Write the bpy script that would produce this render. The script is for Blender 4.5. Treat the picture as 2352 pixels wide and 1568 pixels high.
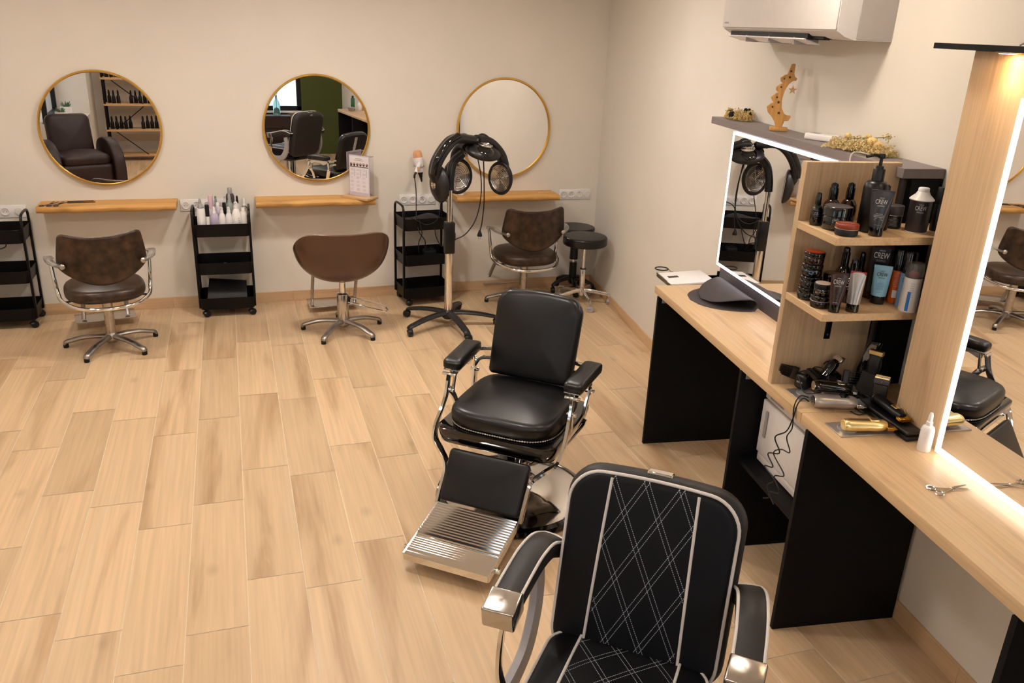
import bpy, bmesh, math, random
from mathutils import Vector, Matrix
random.seed(7)
for o in list(bpy.data.objects): bpy.data.objects.remove(o)
SC=bpy.context.scene; COL=SC.collection
PI=math.pi
# ---------------- camera
cam=bpy.data.cameras.new('camera'); CO=bpy.data.objects.new('camera',cam); COL.objects.link(CO)
cam.sensor_width=36; cam.lens=29.374; cam.clip_start=0.02
yw_,pt_,rl_=0.32760,-0.36230,0.04250
f_=Vector((math.sin(yw_)*math.cos(pt_),math.cos(yw_)*math.cos(pt_),math.sin(pt_)))
r_=Vector((math.cos(yw_),-math.sin(yw_),0)); u_=r_.cross(f_)
rr=math.cos(rl_)*r_+math.sin(rl_)*u_; uu=-math.sin(rl_)*r_+math.cos(rl_)*u_
mm=Matrix((rr,uu,-f_)).transposed().to_4x4(); mm.translation=Vector((0.07301,-1.52487,2.15599))
CO.matrix_world=mm; SC.camera=CO
# ---------------- view, sky
SC.view_settings.view_transform='Standard'; SC.view_settings.look='None'; SC.view_settings.gamma=1
SC.view_settings.use_curve_mapping=False; SC.view_settings.exposure=0.13
wd=bpy.data.worlds.new('World'); SC.world=wd; wd.use_nodes=True
bg=wd.node_tree.nodes['Background']; bg.inputs[0].default_value=(0.86,0.93,1,1); bg.inputs[1].default_value=1.5
# ---------------- main lights: the lamps in the ceiling
CEIL=2.72
LAMPS=[(-1.3,3.5),(0.55,3.5),(1.75,3.3),(-1.1,1.0),(0.45,1.35),(1.9,1.2),(-1.0,-1.4),(0.7,-1.6)]
LPOW={0:22,1:36,2:19,3:15,4:20,5:6,6:9,7:12}
LCOL=(1.0,0.982,0.968)
for i,(x,y) in enumerate(LAMPS):
    l=bpy.data.lights.new('lamp_light','AREA'); l.shape='DISK'; l.size=0.24; l.energy=LPOW[i]*.5; l.color=LCOL
    o=bpy.data.objects.new('lamp_light',l); COL.objects.link(o); o.location=(x,y,CEIL-0.03); 
# ---------------- materials
def lin(c):
    if isinstance(c,str):
        c=[int(c[i:i+2],16)/255 for i in (0,2,4)]
    return tuple(((v/12.92) if v<=.04045 else ((v+.055)/1.055)**2.4) for v in c[:3])+(1,)
MT={}
def _nt(n):
    m=bpy.data.materials.new(n); m.use_nodes=True; nt=m.node_tree
    if n in ('quilt_back','quilt_seat','leather_matt','black_board','black_metal'): nt.nodes['Principled BSDF'].inputs['Specular IOR Level'].default_value=.25
    return m,nt,nt.nodes['Principled BSDF']
def mat(n,col,rough=.5,metal=0,coat=0,nz=.06,ns=25,bump=0,bs=200,trans=0,ior=1.45,em=None,es=0,aniso=0,alpha=1,rz=.15,sheen=0):
    m,nt,p=_nt(n); N=nt.nodes; L=nt.links
    c=lin(col)
    tc=N.new('ShaderNodeTexCoord')
    no=N.new('ShaderNodeTexNoise'); no.inputs['Scale'].default_value=ns; no.inputs['Detail'].default_value=3
    L.new(tc.outputs['Object'],no.inputs['Vector'])
    if nz:
        r=N.new('ShaderNodeValToRGB'); r.color_ramp.elements[0].position=.3; r.color_ramp.elements[1].position=.7
        r.color_ramp.elements[0].color=tuple(v*(1-nz) for v in c[:3])+(1,)
        r.color_ramp.elements[1].color=tuple(min(1,v*(1+nz)) for v in c[:3])+(1,)
        L.new(no.outputs['Fac'],r.inputs['Fac']); L.new(r.outputs['Color'],p.inputs['Base Color'])
    else: p.inputs['Base Color'].default_value=c
    mr=N.new('ShaderNodeMapRange'); mr.inputs['To Min'].default_value=rough*(1-rz); mr.inputs['To Max'].default_value=min(1,rough*(1+rz))
    L.new(no.outputs['Fac'],mr.inputs['Value']); L.new(mr.outputs['Result'],p.inputs['Roughness'])
    p.inputs['Metallic'].default_value=metal; p.inputs['Coat Weight'].default_value=coat
    p.inputs['Transmission Weight'].default_value=trans; p.inputs['IOR'].default_value=ior
    p.inputs['Alpha'].default_value=alpha; p.inputs['Anisotropic'].default_value=aniso
    p.inputs['Sheen Weight'].default_value=sheen
    if em: p.inputs['Emission Color'].default_value=lin(em); p.inputs['Emission Strength'].default_value=es
    if bump:
        n2=N.new('ShaderNodeTexNoise'); n2.inputs['Scale'].default_value=bs; n2.inputs['Detail'].default_value=4
        L.new(tc.outputs['Object'],n2.inputs['Vector'])
        b=N.new('ShaderNodeBump'); b.inputs['Strength'].default_value=bump; b.inputs['Distance'].default_value=.002
        L.new(n2.outputs['Fac'],b.inputs['Height']); L.new(b.outputs['Normal'],p.inputs['Normal'])
    MT[n]=m; return m
def wood(n,ca,cb,cc,axis=0,sc=1.0,rough=.45,fine=.35,pid=False,cont=1.0,coat=0):
    """grain runs along local axis"""
    m,nt,p=_nt(n); N=nt.nodes; L=nt.links
    tc=N.new('ShaderNodeTexCoord'); mp=N.new('ShaderNodeMapping')
    s=[9*sc,9*sc,9*sc]; s[axis]=.9*sc; mp.inputs['Scale'].default_value=s
    src=tc.outputs['Object']
    if pid:
        at=N.new('ShaderNodeAttribute'); at.attribute_name='pid'
        vm=N.new('ShaderNodeVectorMath'); vm.operation='MULTIPLY_ADD'
        L.new(at.outputs['Vector'],vm.inputs[0]); vm.inputs[1].default_value=(13,37,7); L.new(src,vm.inputs[2]); src=vm.outputs[0]
    L.new(src,mp.inputs['Vector'])
    n1=N.new('ShaderNodeTexNoise'); n1.inputs['Scale'].default_value=1.1; n1.inputs['Detail'].default_value=5; n1.inputs['Distortion'].default_value=.9; n1.inputs['Roughness'].default_value=.55
    L.new(mp.outputs[0],n1.inputs['Vector'])
    # rings: contour lines of the noise give flame figure
    mu=N.new('ShaderNodeMath'); mu.operation='MULTIPLY'; mu.inputs[1].default_value=14; L.new(n1.outputs['Fac'],mu.inputs[0])
    sn=N.new('ShaderNodeMath'); sn.operation='SINE'; L.new(mu.outputs[0],sn.inputs[0])
    mp2=N.new('ShaderNodeMapping'); s2=[120*sc]*3; s2[axis]=3*sc; mp2.inputs['Scale'].default_value=s2; L.new(src,mp2.inputs['Vector'])
    n2=N.new('ShaderNodeTexNoise'); n2.inputs['Scale'].default_value=1; n2.inputs['Detail'].default_value=2; L.new(mp2.outputs[0],n2.inputs['Vector'])
    r=N.new('ShaderNodeValToRGB'); e=r.color_ramp.elements
    e[0].position=.30; e[0].color=lin(cb); e[1].position=.62; e[1].color=lin(ca)
    e2=r.color_ramp.elements.new(.46); e2.color=lin(ca)
    e3=r.color_ramp.elements.new(.72); e3.color=lin(cc)
    L.new(n1.outputs['Fac'],r.inputs['Fac'])
    mx=N.new('ShaderNodeMix'); mx.data_type='RGBA'; mx.blend_type='MULTIPLY'
    mrr=N.new('ShaderNodeMapRange'); mrr.inputs['From Min'].default_value=-1; mrr.inputs['To Min'].default_value=1-.13*cont; mrr.inputs['To Max'].default_value=1.0
    L.new(sn.outputs[0],mrr.inputs['Value'])
    mr2=N.new('ShaderNodeMapRange'); mr2.inputs['From Min'].default_value=.3; mr2.inputs['From Max'].default_value=.7; mr2.inputs['To Min'].default_value=1-fine*.3; mr2.inputs['To Max'].default_value=1.0
    L.new(n2.outputs['Fac'],mr2.inputs['Value'])
    m3=N.new('ShaderNodeMath'); m3.operation='MULTIPLY'; L.new(mrr.outputs[0],m3.inputs[0]); L.new(mr2.outputs[0],m3.inputs[1])
    last=m3.outputs[0]
    if pid:
        sx=N.new('ShaderNodeSeparateXYZ'); L.new(at.outputs['Vector'],sx.inputs[0])
        m4=N.new('ShaderNodeMapRange'); m4.inputs['To Min'].default_value=.84; m4.inputs['To Max'].default_value=1.05; L.new(sx.outputs[0],m4.inputs['Value'])
        m5=N.new('ShaderNodeMath'); m5.operation='MULTIPLY'; L.new(last,m5.inputs[0]); L.new(m4.outputs[0],m5.inputs[1]); last=m5.outputs[0]
        # knots
        mk=N.new('ShaderNodeMapping'); mk.inputs['Scale'].default_value=(3.1,1.7,1); L.new(src,mk.inputs['Vector'])
        vo=N.new('ShaderNodeTexVoronoi'); vo.inputs['Scale'].default_value=1; L.new(mk.outputs[0],vo.inputs['Vector'])
        m6=N.new('ShaderNodeMapRange'); m6.inputs['From Min'].default_value=.02; m6.inputs['From Max'].default_value=.10; m6.inputs['To Min'].default_value=.8; m6.inputs['To Max'].default_value=1.0
        L.new(vo.outputs['Distance'],m6.inputs['Value'])
        m7=N.new('ShaderNodeMath'); m7.operation='MULTIPLY'; L.new(last,m7.inputs[0]); L.new(m6.outputs[0],m7.inputs[1]); last=m7.outputs[0]
    cb_=N.new('ShaderNodeCombineColor'); 
    for i in range(3): L.new(last,cb_.inputs[i])
    mx.inputs['Factor'].default_value=1
    L.new(r.outputs['Color'],mx.inputs['A']); L.new(cb_.outputs[0],mx.inputs['B'])
    L.new(mx.outputs['Result'],p.inputs['Base Color']); p.inputs['Roughness'].default_value=rough
    p.inputs['Coat Weight'].default_value=coat
    b=N.new('ShaderNodeBump'); b.inputs['Strength'].default_value=.12; b.inputs['Distance'].default_value=.001
    L.new(n2.outputs['Fac'],b.inputs['Height']); L.new(b.outputs['Normal'],p.inputs['Normal'])
    MT[n]=m; return m
mat('paint','E6DDD0',.85,nz=.02,ns=3,bump=.05,bs=90)
mat('paint_right','E3DCD1',.85,nz=.02,ns=3,bump=.05,bs=90)
mat('ceiling_paint','F2EEE6',.9,nz=.02)
mat('green_paint','4C5424',.8,nz=.04,ns=3)
mat('grout','E6D6BE',.9,nz=.05)
wood('floor_tile','E6C59C','CFA87E','EDD2AC',axis=1,sc=.55,rough=.42,fine=.5,pid=True,cont=.8)
wood('base_tile','D9B58C','BE946C','E2C29B',axis=0,sc=.8,rough=.5)
wood('base_tile_y','D9B58C','BE946C','E2C29B',axis=0,sc=.8,rough=.5)
wood('oak_top','DFBC90','CDA478','E8CAA2',axis=0,sc=.9,rough=.38,cont=.8,fine=.5)
wood('oak_up','D8B892','C6A47E','E4C9A8',axis=2,sc=.9,rough=.5,cont=.7,fine=.6)
wood('pine','D9A35A','C48B44','E4B670',axis=0,sc=1.0,rough=.45,cont=1.1)
wood('pine_up','D9A35A','C48B44','E4B670',axis=2,sc=2.5,rough=.5,cont=1.1)
wood('birch','DDB27F','CFA070','E6C192',axis=0,sc=2,rough=.5,cont=.5)
wood('dark_wood','2C1A12','1B0F0A','3A2418',axis=0,sc=1,rough=.4)
mat('black_board','0A090C',.6,nz=.08)
mat('grey_board','857B7A',.5,nz=.05)
mat('grey_dark','4A4344',.5,nz=.06)
mat('black_metal','080708',.42,nz=.1,bump=.03,bs=600)
mat('black_plastic','0D0D0F',.35,nz=.1)
mat('black_gloss','060607',.08,coat=.6,nz=.05,rz=.05)
mat('dark_plastic','1F1B1C',.38,nz=.06)
mat('soft_black','1C1A1C',.55,nz=.08)
mat('leather','0D0C0E',.34,nz=.12,ns=12,bump=.12,bs=350,coat=.05)
mat('leather_matt','060608',.5,nz=.1,ns=12,bump=.1,bs=350)
mat('leather_side','2A2625',.5,nz=.08,ns=12,bump=.1,bs=350)
mat('leather_brown','38261A',.34,nz=.8,ns=16,bump=.15,bs=160)
mat('brown_shell','56392A',.30,nz=.03,ns=4,coat=.3)
mat('aubergine','26110F',.5,nz=.1,bump=.1,bs=300)
mat('piping','E4DBD4',.5,nz=.03)
mat('chrome','E8E6E4',.07,1,nz=.01,rz=.05)
mat('satin','B9B2AB',.28,1,nz=.03)
mat('brushed','C9C4BF',.2,1,nz=.04,aniso=.4)
mat('alu','A9A29C',.34,1,nz=.05)
mat('brass','DDB05A',.32,1,nz=.03)
mat('gold','F6DDA0',.3,1,nz=.03)
mat('gold_dark','B58A34',.22,1,nz=.05)
mat('copper_clear','E0A070',.12,nz=.04,coat=.5)
mat('white_plastic','EDE8E6',.35,nz=.02)
mat('white_warm','E8E0D8',.4,nz=.02)
mat('grey_plastic','A8A3A4',.4,nz=.03)
mat('ac_white','DDD8D6',.7,nz=.02)
mat('grey_side','B9B2AE',.45,nz=.02)
mat('silver_grey','B7AFA9',.3,.6,nz=.03)
mat('mirror_glass','F6F6F6',.0,1,nz=0,rz=0)
mat('rubber','3D3637',.6,nz=.06,bump=.05,bs=300)
mat('rubber_black','0B0B0B',.7,nz=.08)
mat('cord','0E0D0D',.5,nz=.05)
mat('cord_white','D8D0C8',.5,nz=.03)
mat('led','FFFFFF',.5,em='F4F0FF',es=4.2,nz=0)
mat('led2','FFFFFF',.5,em='FFFDF6',es=3.6,nz=0)
mat('lamp_glow','FFFFFF',.5,em='FFE7C8',es=8,nz=0)
mat('spot_glow','FFFFFF',.5,em='FFC98A',es=25,nz=0)
mat('amber','2A0E08',.1,nz=.1,coat=.4)
mat('clear','F4F4F4',.08,trans=1,nz=0,ior=1.3)
mat('clear_soft','E6E2DE',.12,nz=0,trans=.85,ior=1.35)
mat('frost','EEF0F2',.35,nz=0,trans=.7,ior=1.3)
mat('aqua_glass','D2EEEC',.08,nz=0,trans=.9,ior=1.3)
mat('glass_pane','F4FAFF',.02,nz=0,trans=1,ior=1.02)
mat('paper','E9E2E6',.6,nz=.02)
mat('lilac','CDBFCF',.3,nz=.02)
mat('ink','55504F',.6,nz=.03)
mat('ink_pale','B6ABAE',.6,nz=.03)
mat('print_white','DAD5CE',.5,nz=0)
mat('print_grey','8E8A88',.5,nz=0)
mat('orange_red','C4481C',.3,nz=.05)
mat('orange','D8601C',.35,nz=.05)
mat('rust','8E3A26',.35,nz=.06)
mat('skyblue','8FC0D8',.35,nz=.04)
mat('blue_label','7FA6D0',.35,nz=.04)
mat('blue','2E7AD0',.4,nz=.03)
mat('redcap','A03440',.35,nz=.03)
mat('brown_tube','3A2019',.28,nz=.06,coat=.2)
mat('charcoal','302D31',.35,nz=.06,coat=.2)
mat('cream_lid','E8D2C2',.4,nz=.03)
mat('olive_gold','6E5A28',.3,.5,nz=.05)
mat('pink','E6C4CC',.4,nz=.03)
mat('lavender','B9AEC6',.4,nz=.05)
mat('sage','8F9A94',.4,nz=.04)
mat('navy','1A2350',.3,nz=.05)
mat('green_glass','1F5C34',.1,nz=.05,coat=.4)
mat('succulent','5E7A52',.6,nz=.15)
mat('straw','D8B878',.85,nz=.2,ns=60)
mat('straw_olive','D8C08A',.85,nz=.25,ns=60)
mat('stem','7A7A3C',.8,nz=.2)
mat('petal_dark','17181C',.8,nz=.2)
mat('pampas','B88A8A',.9,nz=.2)
mat('skin','D8A488',.6,nz=.03)
mat('hair','4A2E22',.7,nz=.1)
mat('dull_rose','A86A62',.6,nz=.05)
# ---------------- mesh tools
class MB:
    def __init__(s): s.bm=bmesh.new()
    def _tx(s,vs,M):
        if M is not None: bmesh.ops.transform(s.bm,matrix=M,verts=vs)
    def box(s,x0,x1,y0,y1,z0,z1,b=0,sg=2,M=None,axis=None):
        r=bmesh.ops.create_cube(s.bm,size=1)
        vs=r['verts']; 
        bmesh.ops.scale(s.bm,vec=(abs(x1-x0),abs(y1-y0),abs(z1-z0)),verts=vs)
        bmesh.ops.translate(s.bm,vec=((x0+x1)/2,(y0+y1)/2,(z0+z1)/2),verts=vs)
        if b>0:
            es=set(e for v in vs for e in v.link_edges)
            if axis is not None:
                es=[e for e in es if abs((e.verts[0].co-e.verts[1].co).normalized()[axis])>.9]
            q=bmesh.ops.bevel(s.bm,geom=list(es),offset=b,segments=sg,profile=.5,affect='EDGES',clamp_overlap=True)
            vs=set(v for f in q['faces'] for v in f.verts)
            allv=set(vs)
            st=list(vs)
            while st:
                v=st.pop()
                for e in v.link_edges:
                    w=e.other_vert(v)
                    if w not in allv: allv.add(w); st.append(w)
            vs=list(allv)
        s._tx(vs,M); return s
    def ring(s,pts): return [s.bm.verts.new(p) for p in pts]
    def loft(s,rings,cap=True,closed=False,M=None):
        R=[s.ring(r) for r in rings]; n=len(R[0]); m=len(R)
        for i in range(m-1 if not closed else m):
            a=R[i]; b=R[(i+1)%m]
            for j in range(n):
                try: s.bm.faces.new((a[j],a[(j+1)%n],b[(j+1)%n],b[j]))
                except ValueError: pass
        if cap and not closed:
            s.bm.faces.new(list(reversed(R[0]))); s.bm.faces.new(R[-1])
        s._tx([v for r in R for v in r],M); return s
    def grid(s,P,M=None,closeu=False):
        R=[s.ring(r) for r in P]
        for i in range(len(R)-1):
            n=len(R[i])
            for j in range(n if closeu else n-1): s.bm.faces.new((R[i][j],R[i][(j+1)%n],R[i+1][(j+1)%n],R[i+1][j]))
        s._tx([v for r in R for v in r],M); return s
    def lathe(s,prof,n=24,M=None,cap=True,sx=1,sy=1):
        rings=[[(max(r,1e-5)*sx*math.cos(2*PI*k/n),max(r,1e-5)*sy*math.sin(2*PI*k/n),z) for k in range(n)] for r,z in prof]
        return s.loft(rings,cap,M=M)
    def cyl(s,r,z0,z1,n=24,b=0,M=None,r2=None):
        r2=r if r2 is None else r2
        if b: return s.lathe([(r-b,z0),(r-.3*b,z0+.3*b),(r,z0+b),(r2,z1-b),(r2-.3*b,z1-.3*b),(r2-b,z1)],n,M)
        return s.lathe([(r,z0),(r2,z1)],n,M)
    def sph(s,c,r,sc=(1,1,1),n=16,M=None,m=None):
        m=m or n//2
        pr=[(r*math.sin(PI*i/m),-r*math.cos(PI*i/m)) for i in range(m+1)]
        T=Matrix.Translation(c)@Matrix.Diagonal((sc[0],sc[1],sc[2],1))
        return s.lathe(pr,n,T if M is None else M@T)
    def tube(s,pts,r,n=8,closed=False,rx=None,M=None,rads=None,up=None):
        """sweep an ellipse (r across, rx along the up side) along pts"""
        P=[Vector(p) for p in pts]; m=len(P); rx=r if rx is None else rx
        T=[]
        for i in range(m):
            if closed: t=P[(i+1)%m]-P[i-1]
            else: t=P[min(i+1,m-1)]-P[max(i-1,0)]
            T.append(t.normalized())
        N=Vector(up) if up else (Vector((0,0,1)) if abs(T[0].z)<.9 else Vector((1,0,0)))
        rings=[]
        for i in range(m):
            if up: N=Vector(up)
            N=(N-T[i]*N.dot(T[i]))
            if N.length<1e-6: N=T[i].orthogonal()
            N.normalize(); B=T[i].cross(N)
            k=rads[i] if rads else 1
            rings.append([tuple(P[i]+B*(r*k*math.cos(2*PI*j/n))+N*(rx*k*math.sin(2*PI*j/n))) for j in range(n)])
        return s.loft(rings,True,closed,M)
    def strip(s,pts,w,h,up=(0,0,1),M=None,ws=None,closed=False):
        """sweep a rectangle: w across, h along up"""
        P=[Vector(p) for p in pts]; m=len(P); rings=[]
        for i in range(m):
            t=(P[(i+1)%m]-P[i-1]) if closed else (P[min(i+1,m-1)]-P[max(i-1,0)])
            t.normalize(); N=Vector(up); N=(N-t*N.dot(t)).normalized(); B=t.cross(N)
            k=ws[i] if ws else 1
            a,b=B*(w*k/2),N*(h/2); q=.22
            pp=[(1,1-q),(1-q*.6,1),(-1+q*.6,1),(-1,1-q),(-1,-1+q),(-1+q*.6,-1),(1-q*.6,-1),(1,-1+q)]
            rings.append([tuple(P[i]+a*u+b*v) for u,v in pp])
        return s.loft(rings,True,closed,M)
    def prism(s,poly,z0,z1,b=0,sg=2,M=None):
        vs=s.ring([(x,y,z0) for x,y in poly]); f=s.bm.faces.new(vs)
        q=bmesh.ops.extrude_face_region(s.bm,geom=[f]); nv=[v for v in q['geom'] if isinstance(v,bmesh.types.BMVert)]
        bmesh.ops.translate(s.bm,vec=(0,0,z1-z0),verts=nv)
        al=set(vs)|set(nv)
        if b>0:
            es=[e for e in set(e for v in al for e in v.link_edges) if abs(e.verts[0].co.z-e.verts[1].co.z)<1e-6]
            q=bmesh.ops.bevel(s.bm,geom=es,offset=b,segments=sg,profile=.5,affect='EDGES')
            al=set(v for f in q['faces'] for v in f.verts)
            st=list(al)
            while st:
                v=st.pop()
                for e in v.link_edges:
                    w=e.other_vert(v)
                    if w not in al: al.add(w); st.append(w)
        s._tx(list(al),M); return s
    def build(s,name,m,parent=None,loc=(0,0,0),rot=(0,0,0),sm=40):
        bmesh.ops.recalc_face_normals(s.bm,faces=s.bm.faces)
        me=bpy.data.meshes.new(name); s.bm.to_mesh(me); s.bm.free()
        if sm: me.shade_smooth(); me.set_sharp_from_angle(angle=math.radians(sm))
        o=bpy.data.objects.new(name,me); COL.objects.link(o)
        if isinstance(m,str): me.materials.append(MT[m])
        else:
            for k in m: me.materials.append(MT[k])
        o.location=loc; o.rotation_euler=rot
        if parent: o.parent=parent
        return o
def T(x,y,z): return Matrix.Translation((x,y,z))
def RX(a): return Matrix.Rotation(math.radians(a),4,'X')
def RY(a): return Matrix.Rotation(math.radians(a),4,'Y')
def RZ(a): return Matrix.Rotation(math.radians(a),4,'Z')
def cr(pts,n=6,closed=False):
    P=[Vector(p) for p in pts]; m=len(P); out=[]
    rng=range(m if closed else m-1)
    for i in rng:
        a=P[i-1] if (closed or i>0) else P[0]*2-P[1]; b=P[i]; c=P[(i+1)%m]; d=P[(i+2)%m] if (closed or i+2<m) else P[-1]*2-P[-2]
        for k in range(n):
            t=k/n
            out.append(tuple(.5*((2*b)+(c-a)*t+(2*a-5*b+4*c-d)*t*t+(3*b-a-3*c+d)*t**3)))
    if not closed: out.append(tuple(P[-1]))
    return out
def tag(o,label,cat,group=None):
    o['label']=label; o['category']=cat
    if group: o['group']=group
    return o
def struct(o): o['kind']='structure'; return o
def thing(name,label,cat,loc=(0,0,0),rz=0,group=None):
    o=bpy.data.objects.new(name,None); COL.objects.link(o); o.empty_display_size=.05
    o.location=loc; o.rotation_euler=(0,0,rz); return tag(o,label,cat,group)
def copy_tree(o,parent=None):
    c=o.copy(); COL.objects.link(c)
    if parent: c.parent=parent
    for ch in list(o.children): copy_tree(ch,c)
    return c
def text(parent,name,s,size,m,loc,rot=(0,0,0),R=None,ext=.0004,align='CENTER',sx=1):
    cu=bpy.data.curves.new(name,'FONT'); cu.body=s; cu.size=size; cu.align_x=align; cu.align_y='CENTER'; cu.extrude=ext if not R else 0
    to=bpy.data.objects.new('tmp_text',cu); COL.objects.link(to)
    dg=bpy.context.evaluated_depsgraph_get(); me=bpy.data.meshes.new_from_object(to.evaluated_get(dg))
    bpy.data.objects.remove(to); bpy.data.curves.remove(cu)
    for v in me.vertices:
        v.co.x*=sx
        if R: a=v.co.x/R; v.co=Vector((R*math.sin(a),v.co.y,R*math.cos(a)-R+v.co.z))
    me.materials.clear(); me.materials.append(MT[m])
    o=bpy.data.objects.new(name,me); COL.objects.link(o); o.location=loc; o.rotation_euler=rot
    if parent: o.parent=parent
    return o
# ---------------- frame along the right-hand wall: u from the corner towards the viewer, v out of the wall
AN=.13; OX,OY=3.04875,5.11991
TU=(-math.sin(AN),-math.cos(AN)); NU=(-math.cos(AN),math.sin(AN)); TH=-(PI/2+AN)
def UV(u,v,z=0): return (OX+TU[0]*u+NU[0]*v,OY+TU[1]*u+NU[1]*v,z)
YB=5.11991
# ================= the room
W_=.225; LP=4.0953*W_
offs={-5:16.8809,-4:14.6347,-3:13.9218,-2:12.8252,-1:13.5045,0:14.7605,1:14.2517}
XL,YF=-2.25,-2.75
XW=-1.83
def floor():
    m=MB(); bm=m.bm; lay=bm.faces.layers.float_vector.new('pid')
    def quad(x0,x1,y0,y1,z,pid,mi):
        f=bm.faces.new([bm.verts.new(p) for p in ((x0,y0,z),(x1,y0,z),(x1,y1,z),(x0,y1,z))]); f[lay]=pid; f.material_index=mi; return f
    g=.0019
    for i in range(-11,14):
        off=offs.get(i,(i*7.37)%4.1+13)*W_
        n=math.floor((off-5.2)/LP)
        y=off-n*LP
        while y>-2.8:
            x0,x1,y0,y1=i*W_+g,(i+1)*W_-g,y-LP+g,y-g
            rnd=(random.random(),random.random(),random.random())
            quad(x0,x1,y0,y1,0,rnd,0)
            y-=LP
    quad(-2.3,3.2,-2.9,5.2,-.0015,(0,0,0),1)
    bmesh.ops.bisect_plane(bm,geom=bm.verts[:]+bm.edges[:]+bm.faces[:],plane_co=UV(0,0,0),plane_no=(-NU[0],-NU[1],0),clear_outer=True)
    for co,no in (((0,YB,0),(0,1,0)),((0,YF,0),(0,-1,0)),((XL,0,0),(-1,0,0))):
        bmesh.ops.bisect_plane(bm,geom=bm.verts[:]+bm.edges[:]+bm.faces[:],plane_co=co,plane_no=no,clear_outer=True)
    for f in bm.faces:
        if f.normal.z<0: f.normal_flip()
    me=bpy.data.meshes.new('floor'); bm.to_mesh(me); bm.free(); me.materials.append(MT['floor_tile']); me.materials.append(MT['grout'])
    o=bpy.data.objects.new('floor',me); COL.objects.link(o); struct(o)
floor()
XE=UV(8.05,0)[0]
struct(MB().box(XL-.5,3.4,YF-.5,YB+.2,CEIL,CEIL+.1).build('ceiling','ceiling_paint',sm=0))
struct(MB().box(XL-.2,3.3,YB,YB+.15,-.05,CEIL).build('wall_back','paint',sm=0))
def uvbox(name,u0,u1,v0,v1,z0,z1,m,b=0,parent=None,sm=0,sg=2):
    """box in wall coordinates as own object at its base"""
    mb=MB().box(0,u1-u0,-(v1-v0),0,0,z1-z0,b,sg)
    o=mb.build(name,m,parent,sm=sm or (40 if b else 0))
    if parent is None: o.location=UV(u0,v0,z0); o.rotation_euler=(0,0,TH)
    return o
struct(uvbox('wall_right',-.15,8.4,-.15,0,-.05,CEIL,'paint_right'))
# left wall: a window niche, then a pier and the rest of the wall
struct(MB().box(XL-.2,XL,-.70,YB+.15,-.05,CEIL).box(XL-.2,XW,-1.80,-.70,-.05,.74).box(XL-.2,XW,-1.80,-.70,2.25,CEIL).box(XL-.2,-1.45,YF-.15,-1.80,-.05,CEIL).build('wall_left','paint',sm=0))
# front wall: cream left, green right, window between
struct(MB().box(XL-.5,-.35,YF-.15,YF,-.05,CEIL).box(-.35,1.36,YF-.15,YF,-.05,.70).box(-.35,1.36,YF-.15,YF,2.3,CEIL).build('wall_front','paint',sm=0))
struct(MB().box(1.36,2.6,YF-.15,YF,-.05,CEIL).build('wall_front_green','green_paint',sm=0))
def base(name,L,loc,rz):
    m=MB(); x=0; 
    while x<L-.001:
        x2=min(L,x+.45); m.box(x+.0008,x2-.0008,-.011,0,0,.083,.0015,1); x=x2
    m.box(0,L,-.009,0,0,.0835)
    o=m.build(name,'base_tile'); o.location=loc; o.rotation_euler=(0,0,rz); struct(o)
base('baseboard_back',OX-XL,(XL,YB,0),0)
base('baseboard_right',8.0,UV(0,0),TH)
base('baseboard_left',3.5,(XL,-.4+2,0),-PI/2) if 0 else None
# windows
def window(name,x0,x1,z0,z1,M):
    w=MB()
    fw=.07
    w.box(x0,x1,-.03,.03,z0,z0+fw,.004,1).box(x0,x1,-.03,.03,z1-fw,z1,.004,1).box(x0,x0+fw,-.03,.03,z0,z1,.004,1).box(x1-fw,x1,-.03,.03,z0,z1,.004,1)
    o=w.build(name,'black_plastic',sm=30); o.matrix_world=M; struct(o)
    g=MB().box(x0+fw,x1-fw,-.003,.003,z0+fw,z1-fw).build(name+'_pane','glass_pane',sm=0); g.parent=o; struct(g)
    return o
window('window_1',0,1.10,.74,2.25,T(XW-.06,-1.80,0)@RZ(90))
struct(MB().box(XW-.10,-1.46,-1.797,-.70,.715,.74,.003,1).build('trim_1','white_warm'))
window('window_2',-.35,1.36,.70,2.3,T(0,YF-.06,0))
struct(MB().box(-.35,1.36,YF-.03,YF+.14,0.675,.70,.003,1).build('trim_2','white_warm'))
# frosted panes outside light: ground beyond the windows is the sky itself
# ceiling lamps
LLAB=['above the left styling chair','above the brown tub chair','above the hood dryer','above the armchair side of the room','above the vintage barber chair','above the counter with the lit mirrors','above the shelving of products','above the sideboard by the front window']
for i,(x,y) in enumerate(LAMPS):
    t=thing('ceiling_lamp','round white ceiling lamp '+LLAB[i],'lamp',(x,y,CEIL),0,'ceiling lamps')
    MB().lathe([(.15,0),(.15,-.016),(.142,-.02),(.13,-.02),(.13,-.012)],32,cap=False).build('ring','white_plastic',t)
    MB().lathe([(.13,-.016),(.0,-.016)],32).build('diffuser','lamp_glow',t)
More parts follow.
